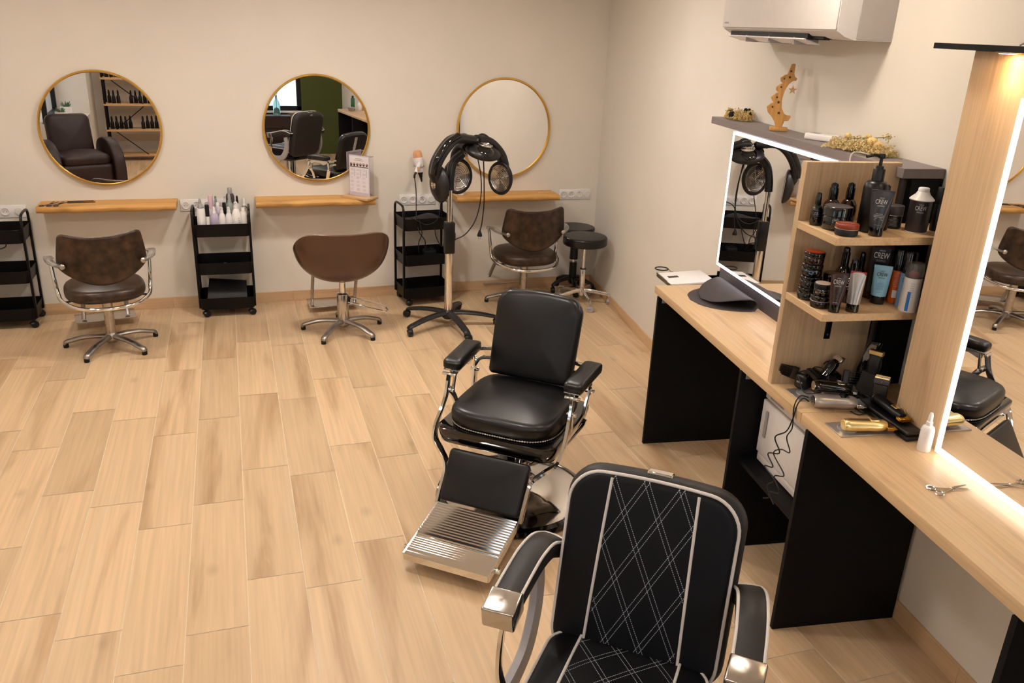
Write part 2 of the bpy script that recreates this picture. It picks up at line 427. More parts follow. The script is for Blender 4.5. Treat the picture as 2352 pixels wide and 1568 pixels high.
# ================= wall mirrors and shelves
def wall_mirror(x,z,label,yaw=0):
    t=thing('round_mirror',label,'mirror',(x,YB-.008,z),math.radians(yaw),'round gold framed mirrors on the back wall')
    n=96
    MB().tube([(.391*math.cos(2*PI*k/n),-.016,.391*math.sin(2*PI*k/n)) for k in range(n)],.009,10,closed=True,rx=.015,up=(0,1,0)).build('frame','brass',t)
    MB().lathe([(.386,0),(.386,.014),(.0,.014)],96,M=RX(90)).build('glass','mirror_glass',t,sm=20)
    MB().cyl(.375,.0005,.010,64,M=RX(90)).build('back_plate','black_plastic',t)
    return t
wall_mirror(-.797,1.352,'round gold framed mirror reflecting a brown armchair, above the shelf with scissors',1.5)
wall_mirror(.694,1.358,'round gold framed mirror reflecting two black barber chairs and a green wall',.6)
wall_mirror(2.180,1.361,'round gold framed mirror half hidden by the hooded dryer, reflecting plain wall',1.1)
def shelf(x0,x1,z,label,seed):
    rd=random.Random(seed); n=26; D=.235; m=MB(); rings=[]
    ph=rd.random()*6
    for i in range(n+1):
        x=x0+(x1-x0)*i/n; e=min(1,min(i,n-i)/1.2+.0)
        w=.006*math.sin(i*.55+ph)+.005*math.sin(i*1.3+ph*2)+rd.uniform(-.0015,.0015)
        yf=-D+w; k=0 if 0<i<n else 1
        prof=[(0,0),(0,.043),(yf+.012+k*.004,.043),(yf+.003+k*.004,.036),(yf+.000+k*.004,.020),(yf+.008,.004),(yf+.014,0)]
        rings.append([(x,YB+a,z-.043+b) for a,b in prof])
    m.loft(rings); o=m.build('wooden_shelf','pine',sm=50)
    o.data.transform(T(-(x0+x1)/2,-YB,-z)); o.location=((x0+x1)/2,YB,z)
    tag(o,label,'shelf','thick pine shelves under the round mirrors'); return o
shelf(-1.25,-.345,.848,'live-edge pine wall shelf holding two pairs of scissors and combs',1)
shelf(.207,1.095,.850,'live-edge pine wall shelf holding a printed menu in a wooden stand',2)
shelf(1.745,2.617,.853,'live-edge pine wall shelf near the corner, behind the hooded dryer',3)
# sockets on the back wall
def sockets(x0,x1,z0,z1,kinds,label,rz=0,loc=None):
    t=thing('wall_socket',label,'socket',((x0+x1)/2,YB,(z0+z1)/2),0,'white socket strips on the back wall')
    w=(x1-x0); h=(z1-z0)
    MB().box(-w/2,w/2,-.009,0,-h/2,h/2,.003,2).build('plate','white_plastic',t)
    n=len(kinds)
    for i,k in enumerate(kinds):
        cx=-w/2+w*(i+.5)/n
        M=T(cx,-.009,0)@RX(90)
        if k=='s':
            r=MB().lathe([(.029,0),(.029,.005),(.026,.0062),(.0225,.005),(.0205,.001),(0,.001)],28,M=M).build('outlet','white_warm',t)
            for dx in (-.0095,.0095): MB().cyl(.0028,.001,.0016,10,M=M@T(dx,-.002,0)).build('hole','ink',r)
            MB().cyl(.0026,.001,.0075,10,M=M@T(0,.010,0)).build('earth_pin','satin',r)
        else:
            MB().lathe([(.028,0),(.028,.005),(.026,.007),(0,.0075)],28,M=M).build('cover','white_warm',t)
    return t
sockets(-1.62,-1.352,.737,.825,'ssx','white socket strip left of the scissor shelf, cut by the left edge')
sockets(-.33,-.02,.752,.838,'sssx','white socket strip behind the bottles of the bottle trolley')
sockets(1.318,1.618,.757,.842,'sssx','white socket strip above the trolley with hair tools')
sockets(2.700,2.990,.770,.857,'sssx','white socket strip right of the last shelf, next to the corner')
# ================= vanity along the right wall
ZC=.90
def counter(name,u0,u1,label):
    m=MB().box(0,u1-u0,-.530,-.002,-.040,0,.0035,2)
    o=m.build(name,'oak_top'); o.location=UV(u0,0,ZC); o.rotation_euler=(0,0,TH); return tag(o,label,'counter','light oak counter boards')
counter('countertop',2.963,4.512,'light oak countertop with a black rubber mat, in front of the far lit mirror')
counter('countertop',4.5135,6.30,'light oak countertop with thinning scissors, in front of the near lit mirror')
def panel(u,v1,label,v0=.012,th=.02,z1=.858):
    v1=.532; m=MB().box(-th,0,-v1,-v0,0,z1,.0015,1); o=m.build('partition','black_board'); o.location=UV(u,0,0); o.rotation_euler=(0,0,TH)
    return tag(o,label,'panel','black boards carrying the counter')
panel(3.035,.52,'black end panel at the far end of the oak counter')
panel(4.035,.52,'black support panel left of the white cabinet under the counter')
panel(4.578,.52,'broad black support panel under the joint of the two counter tops')
panel(5.58,.52,'black support panel at the lower right corner of the photo')
for u,lab in ((3.035,'small grey metal bracket high on the far end panel'),(4.035,'small grey metal bracket high on the panel beside the white cabinet')):
    m=MB().box(.0,.004,-.05,0,-.035,0,.001,1).box(.0,.03,-.05,0,-.004,0,.001,1).cyl(.005,.003,.006,10,M=T(0,-.015,-.018)@RY(90)).cyl(.005,.003,.006,10,M=T(0,-.036,-.018)@RY(90))
    o=m.build('metal_bracket','grey_plastic'); o.location=UV(u,.46,.859); o.rotation_euler=(0,0,TH); tag(o,lab,'bracket')
# low shelf between panels and the white cabinet on it
uvbox('low_shelf',4.036,4.556,.03,.488,.437,.457,'black_board',.001); tag(bpy.data.objects['low_shelf'],'black low shelf under the counter carrying the white cabinet','shelf')
t=thing('towel_cabinet','white hot-towel cabinet standing on the low shelf under the counter','cabinet',UV(4.05,.10,.458),TH)
MB().box(0,.42,-.30,0,0,.335,.006,2).build('body','white_warm',t)
d_=MB().box(.006,.414,-.325,-.302,.045,.285,.006,2).build('door','white_plastic',t)
MB().box(.05,.068,-.333,-.325,.13,.25,.004,2).build('handle','grey_plastic',d_)
MB().box(.006,.414,-.318,-.301,.290,.330,.004,2).build('control_strip','white_warm',t)
MB().box(.05,.16,-.3205,-.318,.302,.320,.002,1).build('display','grey_plastic',t)
MB().box(.01,.41,-.318,-.301,.004,.040,.004,2).build('drip_drawer','white_warm',t)
for a in (.03,.39):
    for b in (-.03,-.27): pass
# ---- far mirror cabinet: grey top, dark board, lit mirror
t=thing('mirror_cabinet','dark grey wall cabinet with a grey top carrying the far lit mirror','cabinet',UV(2.90,0,ZC),TH)
MB().box(0,1.40,-.145,-.125,0,.798,.001,1).build('front_board','grey_dark',t)
MB().box(0,.02,-.125,-.002,0,.798).build('end_board','grey_dark',t)
MB().box(1.38,1.40,-.145,-.002,0,.798).build('end_board','black_board',t)
MB().box(-.295,1.403,-.168,-.002,.80,.835,.0015,1).build('top_board','grey_board',t)
def lit_mirror(u0,u1,z0,z1,v,lm,label,lw=.013):
    t=thing('lit_mirror',label,'mirror',UV(u0,v,z0),TH)
    w,h=u1-u0,z1-z0
    MB().box(.004,w-.004,-.018,0,.004,h-.004).build('housing','black_plastic',t)
    MB().box(lw,w-lw,-.0205,-.018,lw,h-lw).build('glass','mirror_glass',t,sm=0)
    m=MB()
    m.box(0,lw,-.022,-.002,0,h).box(w-lw,w,-.022,-.002,0,h).box(lw,w-lw,-.022,-.002,0,lw).box(lw,w-lw,-.022,-.002,h-lw,h)
    m.build('light_strip',lm,t,sm=0)
    return t
lit_mirror(2.893,4.225,.992,1.692,.1455,'led','rectangular mirror edged with white light, reflecting the hooded dryer',.014)
# ---- wood side panel with bracket shelves
t=thing('shelf_unit','light oak upright panel with two bracket shelves of hair products','shelf',UV(4.228,0,ZC),TH)
MB().box(0,.03,-.52,-.1455,0,.848,.0015,1).build('upright_panel','oak_up',t)
for z in (.64,.3725):
    s_=MB().box(.0305,.29,-.52,-.146,z-.027,z,.0015,1).box(.078,.29,-.146,-.02,z-.027,z).build('shelf_board','oak_top',t)
for y in (-.322,-.135):
    b_=MB().box(.0305,.0345,y-.0125,y+.0125,.181,.3455,.003,2).box(.0305,.20,y-.011,y+.011,.3405,.3452,.002,1)
    q=b_.build('bracket','black_metal',t)
    MB().cyl(.004,.0,.0015,10,M=T(.0345,y,.200)@RY(90)).build('screw','satin',q)
# ---- near mirror board with black canopy
t=thing('mirror_board','tall light oak board standing on the counter behind the near lit mirror','panel',UV(4.597,0,ZC),TH)
MB().box(0,1.60,-.222,-.200,0,1.238,.0015,1).build('face_board','oak_up',t)
MB().box(.01,1.59,-.199,-.003,0,1.236).build('carcass','black_board',t)
lit_mirror(4.852,5.80,.912,2.02,.2225,'led2','large mirror edged with white light, reflecting the gold clipper on the counter',.021)
t=thing('light_canopy','flat black canopy over the oak board with a warm spotlight beneath','lamp',UV(4.505,0,2.1385),TH)
MB().box(0,1.75,-.30,-.003,0,.017,.001,1).build('canopy_board','black_board',t)
MB().lathe([(.0,-.004),(.026,-.004),(.03,-.002),(.03,0)],24,M=T(.275,-.262,0)).build('spot_ring','satin',t)
MB().lathe([(.0,-.0052),(.022,-.0052)],20,M=T(.275,-.262,0)).build('bulb','spot_glow',t)
l=bpy.data.lights.new('spot_light','SPOT'); l.energy=1.5; l.color=(1,.80,.56); l.spot_size=1.9; l.spot_blend=.8; l.shadow_soft_size=.02
o=bpy.data.objects.new('spot_light',l); COL.objects.link(o); o.parent=t; o.location=(.275,-.262,-.012)
o=MB().tube(cr([(.24,-.2,.019),(.27,-.16,.045),(.36,-.12,.058),(.5,-.1,.05),(.8,-.08,.021)],6),.003,6).build('cable','cord_white'); o.location=UV(4.505,0,2.1385); o.rotation_euler=(0,0,TH); tag(o,'thin white cable looping on top of the black canopy','cable')
# ---- air conditioner
t=thing('air_conditioner','white wall-mounted air conditioner high on the right wall','air conditioner',UV(2.775,0,2.15),TH)
L_=1.06
m=MB(); prof=[(0,.0),(-.16,.0),(-.205,.012),(-.236,.03),(-.240,.05),(-.240,.28),(-.22,.295),(0,.295)]
m.loft([[(x,a,b) for a,b in prof] for x in (0,L_)]); m.build('body','ac_white',t,sm=25)
MB().box(.004,L_-.004,-.2475,-.2402,.036,.28,.004,2).build('front_panel','ac_white',t)
MB().box(.03,.075,-.2485,-.2474,.052,.060,.001,1).build('badge','grey_plastic',t)
MB().box(.05,L_-.16,-.20,-.10,-.001,.010).build('outlet_recess','soft_black',t)
MB().loft([[(x,a,q) for a,q in ((-.232,-.004),(-.16,-.024),(-.15,-.022),(-.228,.001))] for x in (.05,.80)]).build('flap','white_plastic',t,sm=20)
MB().box(.06,.81,-.222,-.12,-.004,.020).build('outlet_slot','soft_black',t)
for x in (.24,.47,.70): MB().box(x,x+.006,-.226,-.11,-.026,.004).build('vane','grey_plastic',t)
MB().box(L_,L_+.002,-.155,-.004,.004,.29,.001,1).build('side_cover','grey_side',t)
# ================= soft shapes
def rrect(w,h,r,n=5,seg=6,cx=0,cy=0):
    out=[]
    cs=[(w/2-r,h/2-r,0),(-w/2+r,h/2-r,90),(-w/2+r,-h/2+r,180),(w/2-r,-h/2+r,270)]
    for i,(x,y,a) in enumerate(cs):
        for k in range(n+1):
            t=math.radians(a+90*k/n); out.append((cx+x+r*math.cos(t),cy+y+r*math.sin(t)))
        nx=cs[(i+1)%4]; t=math.radians(a+90); p=(cx+x+r*math.cos(t),cy+y+r*math.sin(t)); q=(cx+nx[0]+r*math.cos(t),cy+nx[1]+r*math.sin(t))
        for k in range(1,seg): out.append((p[0]+(q[0]-p[0])*k/seg,p[1]+(q[1]-p[1])*k/seg))
    return out
def supel(w,h,p=2.6,n=48,cx=0,cy=0):
    o=[]
    for k in range(n):
        t=2*PI*k/n; c,s=math.cos(t),math.sin(t)
        o.append((cx+w/2*math.copysign(abs(c)**(2/p),c),cy+h/2*math.copysign(abs(s)**(2/p),s)))
    return o
def pad(m,poly,th,e=.01,df=0,db=0,f=None,M=None,ks=(.0,.3,.55,.78,.92)):
    f=f or (lambda x,y,z:(x,y,z))
    cx=sum(p[0] for p in poly)/len(poly); cy=sum(p[1] for p in poly)/len(poly)
    R=min(max(p[0] for p in poly)-cx,max(p[1] for p in poly)-cy)
    e=min(e,th/2)
    seq=[(max(k,1e-4)*(1-e/R),th/2+df*(1-k*k)) for k in ks]
    for a in (0,22.5,45,67.5,90): seq.append((1-e/R*(1-math.sin(math.radians(a))),th/2-e*(1-math.cos(math.radians(a)))))
    low=[(1-e/R*(1-math.sin(math.radians(a))),-th/2+e*(1-math.cos(math.radians(a)))) for a in (90,67.5,45,22.5,0)]
    low+=[(max(k,1e-4)*(1-e/R),-th/2-db*(1-k*k)) for k in reversed(ks)]
    seq+=low
    rings=[[f(cx+(x-cx)*k,cy+(y-cy)*k,h) for x,y in poly] for k,h in seq]
    m.loft(rings,True,False,M); return m
def caster(par,x,y,h,m='black_plastic',r=.022,rot=0,w=.03,name='caster'):
    c=MB().cyl(.006,r,h,8,M=T(x,y,0)).sph((x,y,r*1.35),r*1.05,(.8,.9,.55),12).build(name,m,par)
    ox,oy=.012*math.cos(rot),.012*math.sin(rot)
    MB().cyl(r,-w/2,w/2,18,b=.004,M=T(x+ox,y+oy,r)@RZ(math.degrees(rot)+90)@RY(90)).build('wheel',m,c)
    return c
def star_base(par,n,R,zh,zt,m,a0,wide=.034,feet='foot',hub=.045,fm='rubber_black',chub=True,clr=.0,cz=.05):
    """arched legs from the hub to the tips; returns list"""
    for k in range(n):
        a=a0+2*PI*k/n; c,s=math.cos(a),math.sin(a)
        pts=[(c*r*R,s*r*R,z) for r,z in ((.08,zh),(.3,zh*1.0),(.6,zh*.9),(.85,zt+.35*(zh-zt)),(.97,zt+.004),(1.0,zt-.012))]
        lg=MB().tube(cr(pts,4),wide/2,10,rx=.015,up=(0,0,1),rads=[1.15-.30*i/20 for i in range(21)]).build('leg',m,par)
        if feet=='foot': MB().cyl(.017,0,zt-.008,14,b=.003,M=T(c*R*.985,s*R*.985,0)).build('foot',fm,lg)
        else:
            caster(lg,c*R*.985,s*R*.985,zt,fm if isinstance(fm,str) else fm[0],cz*.5,a+1.2,.028 if cz<.05 else .034)
    MB().lathe([(hub*.7,zh-.045),(hub,zh-.03),(hub*1.05,zh),(hub*.8,zh+.016),(.028,zh+.03)],24).build('hub',m,par)
# ================= styling chairs
def styling_chair(x,y,rz,label,ftr=True,a0=.3):
    t=thing('styling_chair',label,'chair',(x,y,0),rz,'shield-backed styling chairs')
    star_base(t,5,.30,.078,.035,'alu',a0,wide=.046)
    MB().cyl(.031,.09,.345,24).cyl(.034,.335,.352,24,b=.003).build('column','satin',t)
    MB().box(-.10,.10,-.10,.10,.350,.364,.004,1).build('seat_plate','black_metal',t)
    sp=supel(.49,.50,2.7,44)
    m=MB(); pad(m,sp,.085,.036,.016,0,lambda a,b,c:(a,b,.417+c+.0*abs(a)))
    m.build('seat','leather_brown',t,sm=60)
    # shield back
    out=[]
    half=cr([(0,.148,0),(-.10,.152,0),(-.18,.166,0),(-.215,.171,0),(-.238,.155,0),(-.247,.11,0),(-.256,.05,0),(-.262,-.01,0),(-.252,-.055,0),(-.20,-.105,0),(-.13,-.145,0),(-.06,-.168,0),(0,-.175,0)],3)
    half=[(p[0],p[1]) for p in half]
    out=half+[(-x,y) for x,y in reversed(half[1:-1])]
    def bf(a,b,c):
        # a across, b up, c thickness (front negative y)
        return (a,.225+.16*(b)*.55-.9*a*a-c,.668+b)
    m=MB(); pad(m,out,.042,.016,.006,.004,bf,ks=(0,.25,.5,.7,.85,.94))
    m.build('backrest','leather_brown',t,sm=60)
    # loop tube carrying the seat and the arms
    pts=[(-.292,-.04,.60),(-.287,-.02,.50),(-.277,.0,.405),(-.255,.10,.375),(-.16,.235,.358),(0,.272,.352),(.16,.235,.358),(.255,.10,.375),(.277,.0,.405),(.287,-.02,.50),(.292,-.04,.60)]
    MB().tube(cr(pts,6),.0125,12).tube([(-.25,.105,.372),(-.08,.03,.357)],.010,8).tube([(.25,.105,.372),(.08,.03,.357)],.010,8).build('frame_tube','chrome',t)
    for s in (-1,1):
        p=[(s*.292,-.055,.632),(s*.304,.0,.656),(s*.305,.08,.664),(s*.288,.155,.652),(s*.238,.215,.640)]
        ar=MB().strip(cr(p,5),.046,.012).build('armrest','clear_soft',t)
        MB().sph((s*.232,.224,.640),.019,(1,.6,1),12).build('arm_fixing','satin',ar)
        MB().tube([(s*.292,-.04,.60),(s*.296,-.047,.634)],.0125,10).build('arm_joint','chrome',ar)
    if ftr: 
        f=MB().box(-.20,.20,-.60,-.40,.052,.062,.004,2).build('footrest','brushed',t)
        for s in (-1,1):
            MB().strip(cr([(s*.13,-.14,.352),(s*.135,-.24,.335),(s*.14,-.40,.16),(s*.145,-.455,.07)],5),.028,.012,up=(0,1,.4)).build('footrest_arm','alu',f)
    return t
styling_chair(-.800,4.340,PI+.19,'brown leather styling chair left, facing the shelf with scissors',a0=-.32)
styling_chair(2.262,4.700,PI+.05,'brown leather styling chair right, beside the two round stools',a0=-.36)
# shell chair
t=thing('tub_chair','brown tub chair with a smooth rounded shell on a hydraulic column','chair',(.752,4.330,0),PI+.03)
star_base(t,5,.30,.082,.035,'alu',-.30-.03,wide=.046)
MB().cyl(.042,.085,.285,28,b=.004).build('column','brushed',t)
MB().cyl(.022,.28,.375,20).lathe([(.045,.285),(.047,.289),(.03,.297)],24).build('piston','chrome',t)
lv=MB().tube(cr([(-.035,.0,.245),(-.09,.02,.25),(-.28,.06,.197),(-.305,.075,.178),(-.29,.10,.165),(-.09,.07,.222),(-.035,.03,.228)],6),.006,8).build('pump_lever','chrome',t)
MB().box(-.05,-.034,-.012,.03,.215,.262,.003,1).build('lever_slot','soft_black',t)
def shell_pt(a,q,inn=0):
    ca,sa=math.cos(a),math.sin(a)
    s=min(1,max(0,(sa+.85)/1.75)); s=s*s*(3-2*s)
    rim=.465+.322*s
    z=.385+(rim-.385)*q**1.6
    k=min(1,(z-.385)/.30); rho=(1-(1-k)**2.3)**(1/2.2)*(1+.02*(z-.6)/.1 if z>.6 else 1)
    rho=max(rho,.02)
    yb=.25 if sa>0 else .27
    return Vector(((.335-inn)*rho*ca,(yb-inn)*rho*sa+.05*max(0,sa)*(z-.385)/.36,z+(inn*1.2*(1-q) if inn else 0)))
m=MB(); NA,NT=64,16
outer=[[tuple(shell_pt(2*PI*j/NA,(i+.3)/(NT+.3))) for j in range(NA)] for i in range(NT+1)]
lip=[[tuple(shell_pt(2*PI*j/NA,1)+Vector((-.012*math.cos(2*PI*j/NA),-.012*math.sin(2*PI*j/NA),.006))) for j in range(NA)]]
inner=[[tuple(shell_pt(2*PI*j/NA,(i+.3)/(NT+.3),.028)) for j in range(NA)] for i in range(NT,-1,-1)]
m.loft(outer+lip+inner)
m.build('shell','brown_shell',t,sm=70)
m=MB(); pad(m,supel(.37,.32,2.6,36,0,-.02),.06,.028,.014,0,lambda a,b,c:(a,b,.505+c)); m.build('seat_cushion','leather_brown',t,sm=60)
f=MB().box(-.19,.19,-.66,-.44,.042,.052,.004,2).build('footrest','brushed',t)
for s in (-1,1): MB().tube(cr([(s*.16,-.12,.395),(s*.165,-.30,.375),(s*.165,-.42,.22),(s*.165,-.50,.055)],5),.0125,10).build('footrest_arm','satin',f)
# ================= hooded dryer
DX,DY=1.530,4.290
t=thing('hood_dryer','black four-armed hood dryer on a chrome pole with a rolling base','dryer',(DX,DY,0),0)
star_base(t,5,.37,.105,.062,'dark_plastic',-2.68,wide=.06,feet='caster',fm='dark_plastic',cz=.055,hub=.05)
MB().cyl(.030,.10,.60,24).build('lower_pole','chrome',t)
MB().cyl(.019,.58,1.06,24).build('upper_pole','chrome',t)
MB().box(-.038,.038,-.034,.034,.565,.80,.010,2).box(.034,.044,-.02,.02,.66,.72,.003,1).build('clamp_sleeve','black_plastic',t)
HX,HY,HZ=.225,-.05,1.305
hd=MB(); hd.tube(cr([(.0,.0,1.03),(.005,.01,1.12),(.03,.03,1.22),(.10,.02,1.29)],6),.035,14,rx=.03).build('neck','black_plastic',t)
# central hub, tilted to the viewer
Mh=T(HX,HY,HZ)@RX(18)@RY(8)
m=MB(); m.sph((0,0,0),.13,(1,.86,.36),32,M=Mh,m=16); h=m.build('centre_pod','dark_plastic',t,sm=60)
m=MB(); m.sph((0,-.02,.022),.07,(1,1.35,.5),24,M=Mh,m=12); m.build('gloss_cap','black_gloss',h,sm=60)
def grille(par,M,R,mt='chrome',rings=4,name='grille'):
    m=MB()
    for i in range(rings):
        r=R*(1-i*.9/rings)
        m.tube([(r*math.cos(2*PI*k/36),r*math.sin(2*PI*k/36),0) for k in range(36)],R*.055,6,closed=True,M=M)
    for k in range(3):
        m.tube([(-R*math.cos(PI*k/3),-R*math.sin(PI*k/3),-.0008),(R*math.cos(PI*k/3),R*math.sin(PI*k/3),-.0008)],R*.04,5,M=M)
    return m.build(name,mt,par)
def reflector(par,M,R):
    """dished chrome reflector behind concentric wires"""
    q=MB().lathe([(R,0),(R*.96,-.004),(R*.7,-.012),(R*.45,-.016),(R*.44,-.010),(0,-.010)],36,M=M,cap=False).build('reflector','satin',par)
    m=MB()
    for i in range(7):
        r=R*(.95-i*.13)
        m.tube([(r*math.cos(2*PI*k/36),r*math.sin(2*PI*k/36),.002) for k in range(36)],.0016,5,closed=True,M=M)
    for k in range(3): m.tube([(-R*math.cos(PI*k/3+.3),-R*math.sin(PI*k/3+.3),.001),(R*math.cos(PI*k/3+.3),R*math.sin(PI*k/3+.3),.001)],.0016,5,M=M)
    m.build('wire_guard','chrome',q); return q
grille(h,Mh@T(.0,-.012,.0615)@RX(-6),.050)
def arm_pod(label,path,c,dirv,w,grill=True,sc=(1,.62,1.12)):
    d=Vector(dirv).normalized()
    a=MB().tube(cr(path,6),.060,16,rx=.033).build('arm',('dark_plastic'),t)
    # pod: ellipsoid flattened along d
    z=Vector((0,0,1)); zz=(z-d*z.dot(d)).normalized(); xx=zz.cross(d)
    R=Matrix((xx,zz,d)).transposed().to_4x4(); M=T(*c)@R
    m=MB(); m.lathe([(1e-4,-.045),(w*.35,-.042),(w*.7,-.030),(w*.93,-.008),(w,.012),(w*.97,.022),(w*.86,.026),(w*.80,.020)],36,M=M@Matrix.Diagonal((.92,1.12,1,1)),cap=False); p=m.build('pod','dark_plastic',a,sm=60)
    reflector(a,M@T(0,0,.020)@Matrix.Diagonal((.92,1.12,1,1)),w*.82)
    if grill: grille(a,M@T(0,.0,-.045)@RX(180),.026)
    return a
MB().tube(cr([(.03,-.10,1.425),(-.06,-.145,1.375),(-.135,-.155,1.265),(-.155,-.145,1.17)],6),.030,12,rx=.022).build('gloss_trim','black_gloss',h)
# offsets are relative to the base
arm_pod('l',[(.15,-.02,1.385),(.02,-.07,1.40),(-.06,-.11,1.35),(-.125,-.12,1.25),(-.14,-.11,1.17),(-.125,-.10,1.12)],(-.105,-.10,1.090),(1,.35,.05),.116)
arm_pod('b',[(.14,.0,1.33),(.12,.08,1.33),(.09,.13,1.27),(.085,.14,1.18)],(.085,.115,1.110),(-.10,-1,.02),.118,False)
arm_pod('r',[(.19,-.0,1.385),(.29,.03,1.365),(.375,.05,1.29),(.41,.05,1.21),(.415,.045,1.15)],(.392,.03,1.105),(-.80,-.75,-.05),.110,False)
for s,px in ((0,.10),(1,.235)):
    MB().tube(cr([(px-.05,.0,1.37),(px,.01,1.405),(px+.05,.0,1.375)],5),.030,12,rx=.022).build('joint_cover','dark_plastic',t)
# its two flexes
def cord(name,pts,r,label,cat='cable',m='cord',n=8):
    o=MB().tube(cr(pts,n),r,6).build(name,m); return tag(o,label,cat)
t2=MB().tube(cr([(.20,.02,1.28),(.235,.02,1.12),(.24,.03,.95),(.205,.03,.80),(.13,.02,.70),(.045,.0,.665)],8),.0042,6).build('flex','cord',t)
t2=MB().tube(cr([(.235,-.03,1.27),(.248,-.02,1.1),(.252,-.02,.93),(.242,-.02,.80),(.228,-.02,.73)],8),.0045,6).build('flex','cord',t)
m=MB().lathe([(.006,0),(.013,-.02),(.018,-.034),(.0185,-.046),(.001,-.047)],16,M=T(.226,-.02,.735)).build('plug','black_plastic',t2)
q=MB()
for s in (-.008,.008): MB().cyl(.0024,-.066,-.045,8,M=T(.226+s,-.02,.735)).build('plug_pin','satin',m)
# ================= stools
t=thing('round_stool','low black round stool with chrome five-star base on castors, nearest the corner','stool',(2.745,4.600,0),0,'round stools by the corner')
m=MB(); pad(m,supel(.362,.362,2,40),.072,.016,.004,0,lambda a,b,c:(a,b,.540+c)); m.build('seat','leather',t,sm=60)
star_base(t,5,.235,.115,.085,'chrome',-.40,wide=.02,feet='caster',fm='grey_plastic',cz=.05,hub=.024)
MB().cyl(.023,.10,.30,20,b=.002).build('gas_lift','chrome',t); MB().cyl(.0135,.29,.506,16).build('piston','chrome',t)
MB().cyl(.026,.297,.304,16).build('collar','black_plastic',t); MB().tube([(.0,-.0,.482),(.05,-.02,.478),(.085,-.03,.475)],.006,8).build('height_lever','black_plastic',t)
t=thing('round_stool','black round stool with black base, standing behind the chrome-based stool','stool',(2.800,4.945,0),0,'round stools by the corner')
m=MB(); pad(m,supel(.33,.33,2,40),.034,.012,.004,0,lambda a,b,c:(a,b,.556+c)); m.build('seat','leather',t,sm=60)
star_base(t,5,.185,.115,.065,'black_plastic',-.55,wide=.04,feet='caster',fm='black_plastic',cz=.05,hub=.035)
MB().cyl(.032,.10,.26,20).build('gas_lift','black_plastic',t); MB().cyl(.017,.25,.30,16).build('piston','chrome',t); MB().cyl(.036,.29,.538,20,r2=.030).build('lift_cover','black_plastic',t)
# ================= trolleys
def tray(par,z,h,w=.40,d=.30,hole=None):
    o=MB(); poly=rrect(w,d,.03,5,3); 
    R=[[(x,y,z+a) for x,y in rrect(w-2*ins,d-2*ins,.03,5,3)] for a,ins in ((0,.008),(h,0),(h,.003),(.004,.011))]
    bm=o.bm; rr_=[o.ring(r) for r in R]
    for i in range(3):
        for j in range(len(rr_[0])):
            k=(j+1)%len(rr_[0]); bm.faces.new((rr_[i][j],rr_[i][k],rr_[i+1][k],rr_[i+1][j]))
    bm.faces.new(rr_[0]); bm.faces.new(rr_[3])
    return o.build('tray','black_metal',par,sm=50)
def trolley(x,y,rz,label):
    t=thing('trolley',label,'trolley',(x,y,0),rz,'black three-tier trolleys along the back wall')
    for z,h in ((.618,.095),(.333,.090),(.062,.090)): tray(t,z,h)
    for sx in (-1,1):
        for sy in (-1,1):
            MB().box(sx*.197-.008,sx*.197+.008,sy*.115-.012,sy*.115+.012,.07,.725,.003,1).build('post','black_metal',t)
            caster(t,sx*.165,sy*.125,.066,'black_plastic',.026,.5)
        MB().tube(cr([(sx*.197,-.115,.72),(sx*.197,-.112,.775),(sx*.197,-.085,.805),(sx*.197,0,.812),(sx*.197,.085,.805),(sx*.197,.112,.775),(sx*.197,.115,.72)],5),.009,10).build('handle','black_plastic',t)
    return t
trolley(-1.535,4.955,.0,'black three-tier trolley at the left edge, holding hair tools')
trolley(-.045,4.955,-.02,'black three-tier trolley crowded with white hair product bottles')
trolley(1.478,4.945,.11,'black three-tier trolley with cables and hair tools, left of the hood dryer pole')
# ================= vintage barber chair
def stud_string(par,pts,r=.0042,name='stud_trim',mt='satin'):
    P=[Vector(p) for p in pts]; L_=[0]
    for i in range(1,len(P)): L_.append(L_[-1]+(P[i]-P[i-1]).length)
    tot=L_[-1]; nb=int(tot/(r*2.3)); out=[]; rads=[]
    def at(d):
        for i in range(1,len(P)):
            if L_[i]>=d-1e-9: 
                k=(d-L_[i-1])/max(1e-9,L_[i]-L_[i-1]); return P[i-1].lerp(P[i],k)
        return P[-1]
    K=nb*6
    for k in range(K+1):
        d=tot*k/K; ph=(k%6)/6; out.append(tuple(at(d))); rads.append(max(.35,abs(math.sin(PI*ph))))
    return MB().tube(out,r,6,rads=rads).build(name,mt,par)
t=thing('barber_chair','vintage black leather barber chair with chrome footplate on a round base','chair',(1.250,1.835,0),math.radians(-39.7))
MB().lathe([(.368,.0),(.375,.010),(.368,.030),(.345,.038),(.338,.034)],64,cap=True).build('base_rim','black_gloss',t)
MB().lathe([(.338,.0345),(.30,.046),(.20,.056),(.10,.062),(.085,.075)],64).build('base_disc','chrome',t)
MB().lathe([(.085,.07),(.070,.10),(.062,.14),(.060,.33)],36).build('column','chrome',t)
MB().lathe([(.078,.22),(.085,.26),(.11,.36)],36).build('column_sleeve','black_gloss',t)
MB().tube(cr([(.06,.05,.16),(.16,.13,.20),(.26,.20,.33),(.28,.22,.38)],5),.009,8).build('pump_lever','chrome',t)
